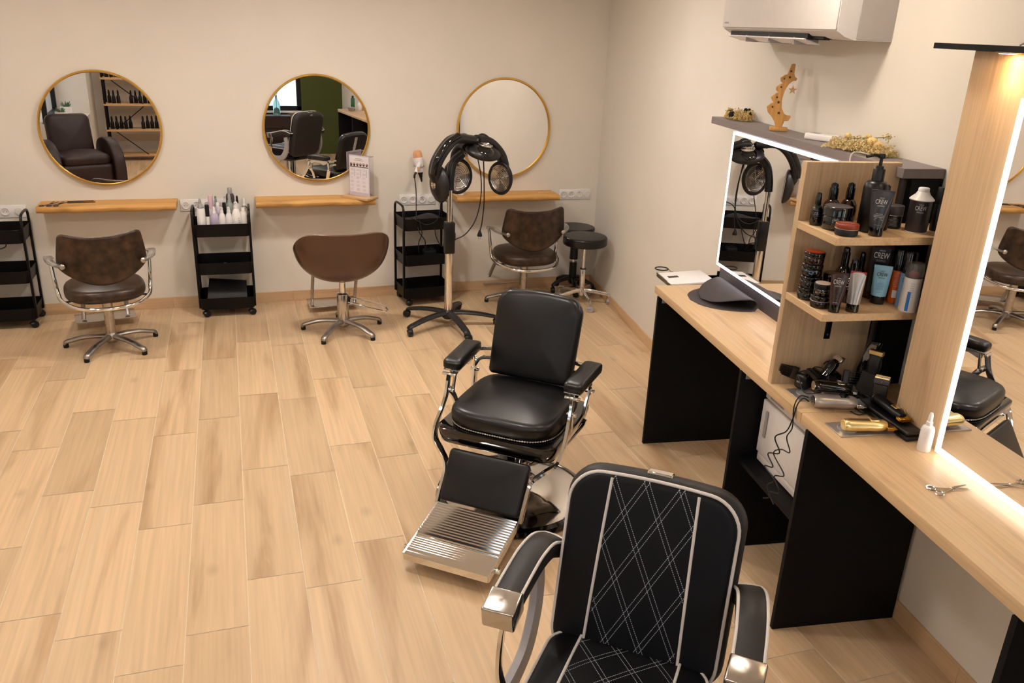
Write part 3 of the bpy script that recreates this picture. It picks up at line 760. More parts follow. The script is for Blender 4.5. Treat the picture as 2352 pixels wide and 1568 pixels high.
# tub
m=MB(); R_=[]
for z,w,d,off in ((.320,.40,.42,.04),(.345,.48,.50,.022),(.366,.535,.545,.006),(.376,.550,.558,0),(.430,.572,.574,0),(.441,.570,.572,0),(.444,.556,.558,0)):
    R_.append([(x,y+off,z) for x,y in rrect(w,d,.055,6,4)])
m.loft(R_); m.build('seat_tub','black_gloss',t,sm=50)
m=MB()
def sf(a,b,c):
    return (a,b,.488+c)
pad(m,supel(.515,.535,4.4,60,0,-.005),.088,.032,.026,0,sf); m.build('seat','leather',t,sm=60)
pp=[(x*.985,y*.985-.005,.452) for x,y in supel(.525,.54,3.6,120)]
pp=[p for p in pp if p[1]<.02]; pp.sort(key=lambda p:math.atan2(p[1]-.0,p[0]))
stud_string(t,pp,.0050)
def back_pad(par,w,h,th,zc,yc,tilt,mt,df=.02,db=.0,r=.09,name='backrest',e=.028,top=0):
    poly=[]
    tp=[p for p in rrect(w,h,r,8,6) if p[1]>=-1e-6]; bt=[p for p in rrect(w,h,.022,6,6) if p[1]<-1e-6]
    allp=sorted(tp+bt,key=lambda p:math.atan2(p[1],p[0]))
    for x,y in allp:
        k=1+.03*(y/h)
        poly.append((x*k,y+(top*(1-(2*x/w)**2) if y>0 else 0)))
    m=MB(); pad(m,poly,th,e,df,db)
    # local: x across, y up, z = front -> rotate so that front faces -Y
    o=m.build(name,mt,par,sm=60); o.matrix_local=T(-.012,yc,zc)@RX(90)@RX(-tilt) ; return o
bk=back_pad(t,.430,.415,.075,.740,.258,17,'leather',.012,.004,.07,top=.018)
MB().box(-.03,.03,.178,.196,-.034,.01,.002,1).build('headrest_slot','chrome',bk)
MB().box(-.022,.022,.03,.185,-.0425,-.039,.001,1).build('back_plate','chrome',bk)
for s in (-1,1):
    # arm pads
    def af(a,b,c): return (a,b,c-.10*b*0)
    m=MB(); pad(m,rrect(.088,.30,.022,5,6),.054,.016,.004,0)
    A=m.build('arm_pad','leather',t,sm=60); A.location=(s*.302,.045,.675); A.rotation_euler=(math.radians(2),0,math.radians(-s*3))
    q=[(s*.0+.041*k,y_,-.024) for k,y_ in ((-1,.145),(-1,-.145),(1,-.145),(1,.145))]
    stud_string(A,[(-.036,.14,-.024),(-.036,-.142,-.024),(.036,-.142,-.024),(.036,.14,-.024)],.004)
    m=MB(); m.prism([(-.14,0),(.145,0),(.145,-.02),(.10,-.045),(.06,-.052),(.03,-.035),(-.06,-.03),(-.11,-.045),(-.135,-.035)],-.011,.011,.003,1,M=RY(90)@RZ(90)); 
    u=m.build('arm_rail','chrome',A,sm=40); u.location=(0,0,-.026)
    # front strut, sweeping down to the footrest
    fp=[(s*.300,-.105,.628),(s*.302,-.115,.585),(s*.302,-.135,.53),(s*.306,-.175,.47),(s*.306,-.225,.42),(s*.292,-.262,.372),(s*.245,-.295,.335),(s*.205,-.325,.29),(s*.200,-.38,.21),(s*.200,-.425,.145)]
    st=MB().strip(cr(fp,6),.014,.030,up=(0,1,0.2)).build('front_strut','chrome',t)
    MB().cyl(.009,-.035,.035,12,b=.002,M=T(s*.300,-.105,.628)@RY(90)).build('pivot','chrome',st)
    b2=MB().strip(cr([(s*.302,-.12,.565),(s*.300,-.085,.535),(s*.290,-.06,.49),(s*.286,-.05,.437)],5),.012,.032,up=(0,1,0.2)).build('side_bracket','chrome',t)
    MB().cyl(.010,-.022,.022,12,b=.002,M=T(s*.300,-.095,.545)@RY(90)).build('pivot','chrome',b2)
    if s<0: MB().cyl(.0085,0,.13,14,b=.003,M=T(s*.292,-.08,.545)@RX(-6)@RY(5)).build('recline_lever','brushed',b2)
    r2=MB().strip(cr([(s*.300,.175,.645),(s*.300,.185,.58),(s*.298,.19,.53)],5),.012,.024,up=(0,1,0)).build('rear_strut','chrome',t)
    MB().strip(cr([(s*.298,.19,.55),(s*.292,.17,.50),(s*.286,.15,.437)],5),.012,.045,up=(0,1,0)).build('rear_bracket','chrome',t)
    MB().cyl(.010,-.022,.022,12,b=.002,M=T(s*.298,.188,.548)@RY(90)).build('pivot','chrome',r2)
    MB().strip(cr([(s*.30,.18,.655),(s*.26,.215,.655),(s*.195,.24,.655)],5),.012,.018).build('back_link','chrome',t)
    MB().strip(cr([(s*.30,.18,.570),(s*.275,.205,.605),(s*.195,.232,.610)],5),.012,.018).build('back_link','chrome',t)
# leg rest and footplate
lr=MB(); pad(lr,rrect(.385,.235,.02,5,5),.036,.012,.004,0); o=lr.build('leg_rest','leather',t,sm=60); o.matrix_local=T(0,-.355,.262)@RX(90-31)
fp=thing('tmp','x','x'); bpy.data.objects.remove(fp)
m=MB(); n=13; rings=[]
prof=[]
y=-.435; 
for k in range(n):
    yy=-.43-.205*k/n
    prof+= [(yy,.150-.03*k/n*1.2),(yy-.0055,.160-.03*k/n*1.2),(yy-.010,.150-.03*k/n*1.2)]
prof+= [(-.640,.112)]
for k in range(7): prof+= [(-.648-.012*k,.109-.0025*k),(-.652-.012*k,.112-.0025*k),(-.656-.012*k,.108-.0025*k)]
prof+= [(-.737,.092),(-.750,.086),(-.752,.058),(-.745,.054),(-.70,.070),(-.60,.082),(-.43,.120)]
m.loft([[(x,a,b) for a,b in prof] for x in (-.190,.190)])
fpl=m.build('footplate','chrome',t,sm=25)
for s in (-1,1):
    MB().strip([(s*.192,-.425,.140),(s*.192,-.60,.100),(s*.192,-.745,.072)],.008,.036,up=(0,0,1)).build('footplate_side','chrome',fpl)
    MB().cyl(.012,-.014,.014,10,b=.002,M=T(s*.204,-.69,.078)@RY(90)).build('side_knob','chrome',fpl)
MB().tube([(-.188,-.642,.114),(.188,-.642,.114)],.003,6).build('crease_rod','chrome',fpl)
# ================= quilted barber chair
def quilt_mat(n,base,P,al,half,org=(0,0)):
    m,nt,p=_nt(n); N=nt.nodes; L=nt.links
    tc=N.new('ShaderNodeTexCoord'); sx=N.new('ShaderNodeSeparateXYZ'); L.new(tc.outputs['Object'],sx.inputs[0])
    def M_(op,a,b=None,c=None):
        q=N.new('ShaderNodeMath'); q.operation=op
        for i,v in enumerate((a,b,c)):
            if v is None: continue
            if isinstance(v,(int,float)): q.inputs[i].default_value=v
            else: L.new(v,q.inputs[i])
        return q.outputs[0]
    X=M_('SUBTRACT',sx.outputs[0],org[0]); Y_=M_('SUBTRACT',sx.outputs[1],org[1])
    tot=None
    for sg in (1,-1):
        ca,sa=math.cos(al),math.sin(al)*sg
        a=M_('ADD',M_('MULTIPLY',X,ca),M_('MULTIPLY',Y_,sa)); b=M_('SUBTRACT',M_('MULTIPLY',Y_,ca),M_('MULTIPLY',X,sa))
        fr=M_('FRACT',M_('ADD',M_('DIVIDE',a,P),20.25))
        d=M_('ABSOLUTE',M_('SUBTRACT',fr,.5))           # doubled line at d = .06
        dd=M_('ABSOLUTE',M_('SUBTRACT',d,.0065/P))
        ln=M_('LESS_THAN',dd,.00085/P)
        da=M_('LESS_THAN',M_('FRACT',M_('ADD',M_('DIVIDE',b,.0058),50)),.62)
        ln=M_('MULTIPLY',ln,da)
        tot=ln if tot is None else M_('MAXIMUM',tot,ln)
    tot=M_('MULTIPLY',tot,M_('LESS_THAN',M_('ABSOLUTE',sx.outputs[0]),half))
    mx=N.new('ShaderNodeMix'); mx.data_type='RGBA'; L.new(tot,mx.inputs['Factor']); mx.inputs['A'].default_value=lin(base); mx.inputs['B'].default_value=lin('B9BCC4')
    L.new(mx.outputs['Result'],p.inputs['Base Color']); p.inputs['Roughness'].default_value=.5
    no=N.new('ShaderNodeTexNoise'); no.inputs['Scale'].default_value=350; L.new(tc.outputs['Object'],no.inputs['Vector'])
    bb=N.new('ShaderNodeBump'); bb.inputs['Strength'].default_value=.1; bb.inputs['Distance'].default_value=.001; L.new(no.outputs['Fac'],bb.inputs['Height']); L.new(bb.outputs['Normal'],p.inputs['Normal'])
    MT[n]=m
quilt_mat('quilt_back','0A0A0F',.086,math.radians(27),.124)
quilt_mat('quilt_seat','0A0A0D',.086,math.radians(40),.138)
t=thing('barber_chair','black quilted barber chair with white piping, nearest the viewer','chair',(.912,.008,0),math.radians(-39.5))
MB().lathe([(.345,.0),(.350,.010),(.345,.028),(.325,.036),(.30,.046),(.20,.056),(.10,.062),(.085,.075)],64).build('base_disc','chrome',t)
MB().lathe([(.085,.07),(.062,.12),(.060,.38)],36).build('column','chrome',t)
MB().box(-.22,.22,-.22,.22,.36,.425,.02,2).build('seat_frame','black_gloss',t)
W2=.468; H2=.55; tl=14
TB=T(0,.255,.712)@RX(90)@RX(-tl)
poly=[]
for x,y in rrect(W2,H2,.085,8,8): poly.append((x*(1+.01*(y/H2)),y+(.014*(1-(2*x/W2)**2) if y>0 else 0)))
m=MB(); pad(m,poly,.034,.014,.012,0); b=m.build('backrest','quilt_back',t,sm=60); b.matrix_local=TB
m=MB(); pad(m,[(x*1.085,y*1.04) for x,y in poly],.085,.034,0,0); q=m.build('side_band','leather_side',b,sm=60); q.location=(0,0,-.054)
MB().tube([(x*1.012,y*1.008,.004) for x,y in poly],.0052,8,closed=True).build('piping','piping',b)
for s in (-1,1):
    pts=[(s*(.137-.0016*k),-.262+.540*k/10,.0185+.0125*(1-(min(1,abs(-.262+.53*k/10)/.27))**2)*.62) for k in range(11)]
    MB().tube(pts,.0042,8).build('piping','piping',b)
MB().box(-.036,.036,.290,.305,-.072,-.034,.003,1).build('headrest_slot','chrome',b)
q=MB().box(-.20,.20,-.24,.24,-.092,-.084,.004,1).build('back_board','leather_matt',b)
MB().box(-.022,.022,.12,.28,-.096,-.0925,.001,1).build('back_plate','satin',b)
for i,(a_,c_) in enumerate([(x,y) for x in (-.185,.185) for y in (-.2,-.07,.07,.2)]): MB().sph((a_,c_,-.0925),.006,(1,1,.5),8).build('stud','brass',b)
m=MB(); pad(m,rrect(.47,.50,.07,6,6),.11,.03,.016,0); sq=m.build('seat','quilt_seat',t,sm=60); sq.location=(0,-.035,.468)
for s in (-1,1): MB().tube([(s*(.142),-.245+.49*k/10,.0555+.0125*(1-(abs(-.245+.49*k/10)/.27)**2)*.7) for k in range(11)],.0042,8).build('piping','piping',sq)
MB().tube([(x*.965,y*.965,.046) for x,y in rrect(.47,.50,.07,6,6)],.0050,8,closed=True).build('piping','piping',sq)
for s in (-1,1):
    # arm: padded, bowed, with a chrome block in front
    pth=[(s*.280,.315,.715),(s*.296,.26,.738),(s*.306,.19,.738),(s*.313,.12,.720),(s*.317,.040,.700)]
    C_=cr(pth,5)
    A=MB().strip(C_,.080,.052).build('arm_pad','leather_side',t,sm=50)
    top=[Vector(p)+Vector((0,0,.027)) for p in C_]
    def side(k):
        out=[]
        for i,p in enumerate(top):
            tg=(top[min(i+1,len(top)-1)]-top[max(i-1,0)]).normalized(); B=tg.cross(Vector((0,0,1))).normalized()
            out.append(p+B*k*.038-Vector((0,0,.0015)))
        return out
    L1=side(1); L2=side(-1); e0=top[0]; tg=(top[0]-top[1]).normalized()
    loop=list(reversed(L1))+[e0+tg*.012+(L1[0]-e0)*.6,e0+tg*.018,e0+tg*.012+(L2[0]-e0)*.6]+L2
    MB().tube([tuple(p) for p in loop],.0046,8).build('piping','piping',A)
    p=Vector(pth[-1]); M_=T(p.x,p.y-.036,p.z-.008)@RX(10)@RZ(-s*2)
    MB().box(-.046,.046,-.044,.042,-.030,.036,.006,3,M=M_).build('chrome_cap','brushed',A)
    # grey side shell with an open middle
    sp=MB(); lo=[]
    out=[(.27,.69),(.285,.60),(.27,.50),(.20,.40),(.05,.37),(-.08,.40)]
    inn=[(.215,.675),(.225,.60),(.21,.53),(.15,.45),(.05,.43),(-.05,.445)]
    po=cr([(a,b,0) for a,b in out],6); pi=cr([(a,b,0) for a,b in inn],6)
    poly2=[(a,b) for a,b,_ in po]+[(a,b) for a,b,_ in reversed(pi)]
    sp.prism(poly2,-.014,.014,.004,1,M=T(s*.305,0,0)@Matrix(((0,0,1,0),(1,0,0,0),(0,1,0,0),(0,0,0,1))))
    sp.build('side_shell','grey_plastic',t,sm=40)
    MB().strip(cr([(s*.309,.0,.672),(s*.314,-.01,.59),(s*.305,-.03,.50),(s*.262,-.05,.44),(s*.20,-.05,.41)],6),.012,.028,up=(0,1,0)).build('front_strut','chrome',t)
# foot rest in front
f=MB().box(-.19,.19,-.78,-.52,.13,.145,.004,2).build('footplate','chrome',t)
for s in (-1,1): MB().strip(cr([(s*.2,-.2,.40),(s*.2,-.33,.34),(s*.195,-.52,.14)],5),.012,.026,up=(0,1,0)).build('footplate_arm','chrome',f)
# ================= small things
FC=TH+math.radians(57)      # turned towards the room's middle
def lines(par,n,w,z0,dz,R,m='print_grey',lw=.0009,seed=1,name='small_print',y=None):
    """rows of tiny print, one mesh"""
    rd=random.Random(seed)
    for i in range(n):
        ww=w*rd.uniform(.55,1); z=z0-i*dz
        a=ww/R/2 if R else 0
        if R: pts=[(R*math.sin(t),-R*math.cos(t),z) for t in [(-a+2*a*k/5) for k in range(6)]]
        else: pts=[(-ww/2,y,z),(ww/2,y,z)]
        MB().tube(pts,lw/2,4).build(name,m,par)
def crew(par,z,size,R=None,y=0,m='print_white',top=True,sx=.75,x=0):
    def put(s,sz,zz,nm):
        if R: 
            o=text(par,nm,s,sz,m,(0,-R-.0003,zz),(PI/2,0,0),R=R,sx=sx)
        else: o=text(par,nm,s,sz,m,(x,y,zz),(PI/2,0,0),ext=.0003,sx=sx)
        return o
    put('CREW',size,z,'lettering')
    if top: put('AMERICAN',size*.22,z+size*.62,'lettering')
    w=size*1.7*sx
    for dz in (-.55,-.68):
        zz=z+size*dz
        if R: pts=[((R+.0002)*math.sin(t),-(R+.0002)*math.cos(t),zz) for t in [(-.5+k/5)*w/R for k in range(6)]]
        else: pts=[(x-w/2,y,zz),(x+w/2,y,zz)]
        MB().tube(pts,.0004,4).build('rule_line',m,par)
def pump_bottle(name,label,loc,r,h,body,cap,rz=FC,group=None,kind='dome',cat='bottle',fb=None):
    t=thing(name,label,cat,loc,rz,group)
    if kind=='dome':
        hb=h*(fb or .60)
        MB().lathe([(r*.9,0),(r,.003),(r,hb*.62),(r*.93,hb*.78),(r*.72,hb*.92),(r*.5,hb)],28).build('body',body,t,sm=50)
        MB().lathe([(r*.50,hb-.001),(r*.52,hb+.002),(r*.50,max(h*.86,hb+.006)),(r*.42,max(h*.865,hb+.007))],24).build('collar',cap,t)
        MB().lathe([(r*.42,h*.865),(r*.42,h*.93),(r*.34,h*.965)],20).tube([(0,0,h*.95),(0,-r*.5,h*.955),(0,-r*1.0,h*.985)],r*.22,8,rx=r*.14).build('pump_head',cap,t)
    elif kind=='tall':
        hb=h*.66
        MB().lathe([(r*.92,0),(r,.004),(r,hb*.86),(r*.93,hb*.94),(r*.7,hb*.99),(r*.45,hb)],36).build('body',body,t,sm=50)
        MB().lathe([(r*.50,hb),(r*.50,h*.80),(r*.46,h*.81)],28).lathe([(r*.34,h*.80),(r*.3,h*.845),(r*.14,h*.85)],20).build('collar',cap,t)
        MB().lathe([(r*.15,h*.84),(r*.13,h*.95)],14).lathe([(r*.27,h*.94),(r*.30,h*.955),(r*.30,h*.985),(r*.22,h)],18).tube([(0,0,h*.97),(-r*.7,-r*.2,h*.985),(-r*1.35,-r*.4,h*.96)],r*.15,8,rx=r*.13).build('pump_head',cap,t)
    elif kind=='spray':
        hb=h*(fb or .68)
        MB().lathe([(r*.92,0),(r,.003),(r,hb*.80),(r*.85,hb*.93),(r*.45,hb)],26).build('body',body,t,sm=50)
        MB().lathe([(r*.48,hb),(r*.48,hb+.012),(r*.32,hb+.014)],20).lathe([(r*.36,hb+.013),(r*.34,h*.93),(r*.2,h)],20).build('spray_cap',cap,t)
    elif kind=='disc':
        hb=h*.86
        MB().lathe([(r*.95,0),(r,.003),(r,hb*.93),(r*.8,hb)],28).build('body',body,t,sm=50)
        MB().lathe([(r*.55,hb),(r*.55,h-.002),(r*.5,h)],20).build('cap',cap,t)
    elif kind=='cap':
        hb=h*.62
        MB().lathe([(r*.95,0),(r,.003),(r,hb*.97),(r*.92,hb)],28).build('body',body,t,sm=50)
        MB().lathe([(r*.96,hb),(r*.96,h*.96),(r*.85,h)],28).build('cap',cap,t)
    return t
def jar(label,loc,r,h,body,lid,rim=None,rz=FC,group=None,cat='jar',lidtop=None):
    t=thing('jar',label,cat,loc,rz,group); hb=h*.58
    MB().lathe([(r*.90,0),(r*.97,.004),(r*.97,hb*.9),(r*.92,hb)],36).build('body',body,t,sm=50)
    l=MB().lathe([(r*.94,hb),(r,hb+.002),(r,h-.004),(r*.97,h-.001),(r*.9,h),(0,h)],36).build('lid',lid,t,sm=50)
    if lidtop: MB().lathe([(r*.88,h+.0002),(r*.86,h+.0008),(0,h+.0009)],36).build('lid_label',lidtop,l)
    if rim: MB().tube([(r*1.0*math.cos(2*PI*k/40),r*1.0*math.sin(2*PI*k/40),hb) for k in range(40)],.0009,5,closed=True).build('rim',rim,t)
    return t
def squeeze(label,loc,w,h,body,cap,rz=FC,top=None,hc=.03,r=.022,lean=0,group=None):
    t=thing('squeeze_tube',label,'tube',loc,rz,group)
    MB().lathe([(r*.93,0),(r,.003),(r*.94,hc)],28,sy=.85).build('cap',cap,t)
    rings=[]; n=28
    for i in range(9):
        k=i/8; z=hc+(h-hc)*k; a=r*1.02+(w/2-r*1.02)*k**.8; b=r*.87*(1-k)**.75+.0016
        rings.append([(a*math.cos(2*PI*j/n),b*math.sin(2*PI*j/n)+lean*(z-hc),z) for j in range(n)])
    MB().loft(rings).build('body',body,t,sm=60)
    MB().box(-w/2,w/2,-.0022+lean*(h-hc),.0022+lean*(h-hc),h-.010,h+.001,.0008,1).build('crimp',top or body,t)
    return t,(lambda z:-(r*.87*(1-(z-hc)/(h-hc))**.75+.0016)-.0006+lean*(z-hc))
G1='hair products on the upper oak shelf'; G2='hair products on the lower oak shelf'
Z1=1.5405; Z2=1.273
def at(u,v,z): return UV(u,v,z)
b=pump_bottle('serum_bottle','smallest black pump bottle, leftmost on the upper oak shelf',at(4.325,.492,Z1),.0205,.116,'black_gloss','black_gloss',group=G1)
lines(b,4,.02,.045,.006,.0208,'ink_pale')
pump_bottle('serum_bottle','amber pump bottle behind the big black jar, left one of the pair',at(4.322,.437,Z1),.030,.150,'amber','black_gloss',group=G1)
pump_bottle('serum_bottle','amber pump bottle behind the big black jar, right one of the pair',at(4.318,.370,Z1),.029,.150,'amber','black_gloss',group=G1)
j=jar('large black jar with a domed lid on the upper oak shelf',at(4.388,.451,Z1),.0485,.080,'black_gloss','black_gloss',group=G1,lidtop='grey_dark')
text(j,'lettering','CREW',.0085,'print_white',(0,-.0478,.037),(PI/2,0,0),R=.0478,sx=.9); lines(j,5,.045,.027,.0045,.0476)
j=jar('low round tin with a rust red lid at the front of the upper oak shelf',at(4.476,.462,Z1),.0385,.040,'soft_black','rust',rim='silver_grey',group=G1,cat='tin')
text(j,'lettering','AMERICAN CREW',.0065,'print_white',(0,0,.0412),(0,0,0),ext=.0002)
b=pump_bottle('pump_bottle','tallest black pump bottle in the middle of the upper oak shelf',at(4.420,.345,Z1),.040,.262,'black_plastic','black_plastic',kind='tall',group=G1,rz=FC+.3)
t_,sy=squeeze('charcoal squeeze tube with white lettering in front of the tall pump bottle',at(4.489,.362,Z1),.072,.152,'charcoal','black_gloss',group=G1,r=.023)
crew(t_,.115,.021,y=sy(.105),sx=.62); lines(t_,5,.035,.076,.005,None,'print_white',y=sy(.078)-.001); lines(t_,1,.030,.040,.005,None,'print_grey',y=sy(.042)-.001)
pump_bottle('cap_bottle','black bottle with a slim cap half hidden behind the charcoal tube',at(4.400,.285,Z1),.022,.158,'black_plastic','black_gloss',kind='dome',group=G1)
j=jar('black jar with a silver banded lid between charcoal tube and aerosol can',at(4.372,.222,Z1),.030,.080,'black_plastic','grey_dark',rim='silver_grey',group=G1)
lines(j,7,.036,.038,.0045,.0294,'print_grey')
t=thing('aerosol_can','black aerosol can with a white dome top, rightmost on the upper oak shelf','can',at(4.432,.170,Z1),FC,G1)
MB().lathe([(.034,0),(.036,.002),(.036,.108),(.034,.112)],36).build('body','charcoal',t,sm=50)
MB().tube([(.0352*math.cos(2*PI*k/40),.0352*math.sin(2*PI*k/40),.0015) for k in range(40)],.0014,6,closed=True).build('bottom_rim','white_plastic',t)
MB().lathe([(.040,.110),(.0405,.113),(.034,.120),(.024,.129),(.0195,.138),(.018,.139),(.018,.149),(.015,.152),(.008,.152)],32).build('dome_cap','white_plastic',t,sm=50)
crew(t,.085,.021,R=.0362,sx=.62)
pump_bottle('cap_bottle','slim dark bottle at the back wall behind the aerosol can',at(4.42,.085,Z1),.020,.150,'black_plastic','black_plastic',kind='cap',group=G1)
# lower shelf
zz=Z2
for i,(h,body,lid,lt,lab) in enumerate([(.044,'black_gloss','black_gloss',None,'black jar at the bottom of the tall jar stack'),(.043,'black_gloss','black_gloss',None,'black jar second from the bottom of the tall jar stack'),(.044,'black_gloss','black_gloss',None,'black jar with pale blue print, third in the tall jar stack'),(.043,'amber','black_gloss','orange_red','orange lidded jar on top of the tall jar stack')]):
    j=jar(lab,at(4.338+.002*(i%2),.480,zz),.0385-.0006*i,h,body,lid,lidtop=lt,group='stacked black jars'); 
    if i==2:
        text(j,'lettering','AMERICAN CREW',.006,'blue_label',(0,-.0372,.021),(PI/2,0,0),R=.0372); lines(j,1,.022,.012,.004,.0374,'blue_label',lw=.003)
    zz+=h+.0003
j=jar('black jar carrying the small powder jar, at the front left of the lower shelf',at(4.432,.484,Z2),.036,.043,'amber','black_gloss',rim='lavender',group=G2)
j=jar('small black powder jar with a cream lid, standing on another jar',at(4.432,.484,Z2+.0435),.0305,.042,'black_gloss','black_plastic',lidtop='cream_lid',group=G2)
text(j,'lettering','BOOST POWDER',.0065,'gold',(0,-.0300,.012),(PI/2,0,0),R=.0300,sx=.95); text(j,'lettering','AMERICAN CREW',.0045,'print_grey',(0,-.0300,.021),(PI/2,0,0),R=.0300)
jar('black jar with an olive gold lid behind the powder jar',at(4.352,.402,Z2),.034,.098,'black_gloss','black_gloss',lidtop='olive_gold',group=G2)
t_,sy=squeeze('brown squeeze tube with white lettering, leftmost tube at the front edge',at(4.492,.465,Z2),.057,.139,'brown_tube','black_gloss',group=G2,r=.0195)
crew(t_,.108,.022,y=sy(.098),sx=.55); lines(t_,6,.022,.080,.006,None,'olive_gold',y=sy(.07)-.002); lines(t_,1,.028,.038,.005,None,'print_white',y=sy(.038)-.001)
t_,sy=squeeze('silver grey squeeze tube leaning right at the front edge of the lower shelf',at(4.492,.396,Z2),.052,.142,'silver_grey','black_gloss',group=G2,top='redcap',r=.022)
b=pump_bottle('shampoo_bottle','dark brown bottle with white lettering behind the silver tube',at(4.392,.350,Z2),.028,.165,'amber','black_gloss',group=G2,kind='dome'); crew(b,.068,.022,R=.0283,sx=.6)
pump_bottle('pump_bottle','black pump bottle at the back left of the lower shelf',at(4.300,.330,Z2),.028,.185,'black_gloss','black_gloss',group=G2)
pump_bottle('pump_bottle','slim black pump bottle beside the shelf panel, second at the back',at(4.300,.262,Z2),.022,.165,'black_gloss','black_gloss',group=G2)
t=thing('shampoo_bottle','tallest black bottle with large white lettering at the back of the lower shelf','bottle',at(4.352,.225,Z2),FC,G2)
m=MB(); n=32
m.loft([[(a*.040*math.cos(2*PI*j/n),a*.026*math.sin(2*PI*j/n),z) for j in range(n)] for a,z in ((.92,0),(1,.004),(1,.19),(.9,.203),(.5,.21))]); m.build('body','brown_tube',t,sm=50)
MB().box(-.029,.029,-.0275,-.024,.03,.195,.001,1).build('front_label','black_plastic',t); crew(t,.165,.030,y=-.0282,sx=.6)
t_,sy=squeeze('pale blue squeeze tube with dark lettering in the middle of the lower shelf',at(4.408,.246,Z2),.062,.138,'skyblue','black_gloss',group=G2,r=.025)
crew(t_,.108,.020,y=sy(.098),m='ink',sx=.62); lines(t_,5,.03,.078,.0055,None,'blue_label',y=sy(.07)-.002); lines(t_,1,.03,.045,.0055,None,'blue_label',y=sy(.045)-.001)
b=pump_bottle('spray_bottle','orange bottle with a tall black cap on the lower shelf',at(4.402,.178,Z2),.0235,.195,'orange','black_gloss',group=G2,kind='cap')
lines(b,9,.03,.112,.006,.0239,'cream_lid'); MB().box(-.010,.010,-.0242,-.0225,.022,.05,.0005,1).build('barcode_label','white_plastic',b)
b=pump_bottle('spray_bottle','light blue bottle with a tall black cap beside the white spray can',at(4.452,.178,Z2),.0225,.200,'blue_label','black_gloss',group=G2,kind='cap'); crew(b,.100,.020,R=.0227,m='ink',sx=.6)
t=thing('spray_can','white spray can with a blue stripe and a clear cap over a red nozzle','can',at(4.497,.186,Z2),FC,G2)
MB().lathe([(.028,0),(.0305,.003),(.031,.06),(.029,.08),(.0295,.118),(.0285,.122)],32).build('body','white_plastic',t,sm=50)
MB().lathe([(.0285,.122),(.0295,.126),(.029,.165),(.025,.173),(.0,.174)],32).build('clear_cap','clear_soft',t,sm=50)
MB().lathe([(.012,.123),(.012,.136),(.008,.145),(.0,.147)],20).build('nozzle','redcap',t)
def patch(par,R,a0,a1,z0,z1,m,name):
    mb=MB(); n=6; mb.grid([[((R)*math.sin(a0+(a1-a0)*k/n),-(R)*math.cos(a0+(a1-a0)*k/n),z) for k in range(n+1)] for z in (z0,z1)]); return mb.build(name,m,par)
patch(t,.0315,-.36,-.02,.006,.075,'blue','stripe'); lines(t,7,.018,.105,.008,.0316,'ink_pale',seed=4)
# ---- on the grey cabinet top
ZG=1.7355
t=thing('wooden_tree','wooden cut-out fir tree ornament with a small star hanging from it','ornament',at(3.218,.098,ZG),TH+math.radians(70))
MB().box(-.038,.042,-.021,.021,0,.018,.003,2).build('base','pine_up',t)
sil=[(-.012,.018),(-.020,.04),(-.034,.060),(-.058,.083),(-.066,.108),(-.048,.124),(-.036,.128),(-.044,.134),(-.052,.150),(-.032,.170),(-.022,.174),(-.034,.183),(-.036,.196),(-.018,.212),(-.008,.215),(-.020,.224),(-.022,.238),(-.004,.252),(.006,.256),(.018,.300),(.030,.303),(.036,.30),(.036,.262),(.040,.248),(.052,.238),(.048,.228),(.036,.228),(.018,.212),(.004,.18),(-.002,.145),(.002,.105),(.018,.078),(.032,.072),(.046,.072),(.050,.066),(.040,.048),(.022,.046),(.020,.036),(.014,.018)]
m=MB(); m.prism(sil,-.009,.009,.0015,1,M=RX(90)); m.build('tree','pine_up',t,sm=30)
def star(cx,cy,r): return [(cx+(r if k%2==0 else r*.42)*math.sin(PI*k/5),cy+(r if k%2==0 else r*.42)*math.cos(PI*k/5)) for k in range(10)]
for cx,cy,r in ((.020,.27,.007),(.018,.243,.008),(-.006,.236,.006),(-.014,.198,.007),(-.026,.152,.007),(-.016,.130,.009),(-.040,.108,.008),(-.008,.082,.009)):
    m=MB(); m.prism(star(cx,cy,r),.0088,.0096,M=RX(90)); m.build('star_cutout','dark_wood',t,sm=0)
hs=MB(); hs.prism(star(.040,.187,.021),-.001,.001,M=RX(90)); 
h_=hs.build('hanging_star','birch',t,sm=0)
MB().tube([(.040,0,.206),(.036,0,.216),(.042,0,.222),(.038,0,.229)],.0009,5).build('string','satin',h_)
def dried(name,label,loc,rz,L,Wd,H,n,mt,seed,cat='dried flowers',ring=False,extras=()):
    rd=random.Random(seed); m=MB(); 
    t=thing(name,label,cat,loc,rz)
    for k in range(n):
        if ring:
            a=rd.uniform(0,2*PI); rr_=.62+.3*rd.random(); x,y=math.cos(a)*L/2*rr_,math.sin(a)*Wd/2*rr_
        else: x,y=rd.uniform(-.5,.5)*L,rd.gauss(0,.22)*Wd
        z=H*abs(rd.gauss(0,.42))*(1-(2*x/L)**2*.5 if not ring else 1)+.003
        z=min(z,H); r=rd.uniform(.0024,.0046)
        m.sph((x,y,max(z,r)),r,(1,1,1),6)
        if k%3==0:
            x2,y2=x+rd.uniform(-.03,.03),y+rd.uniform(-.012,.012); m.tube([(x,y,max(z,.003)),(x2,y2,max(.003,z*.4))],.0009,4)
    o=m.build('flower_heads',mt,t); o['kind']='stuff'
    return t
t=dried('dried_wreath','ring of pale dried flowers with dark blooms at the far end of the cabinet top',at(2.735,.075,ZG),TH,.24,.13,.05,900,'straw',3,ring=True)
for a,b_,c,r in ((-.09,-.01,.03,.020),(-.065,-.02,.028,.015),(.02,-.05,.026,.021),(-.02,.045,.045,.014),(.01,.05,.048,.012),(.09,.02,.038,.010)):
    m=MB(); m.sph((a,b_,c),r,(1,.8,.9),9); m.build('dark_bloom','petal_dark',t)
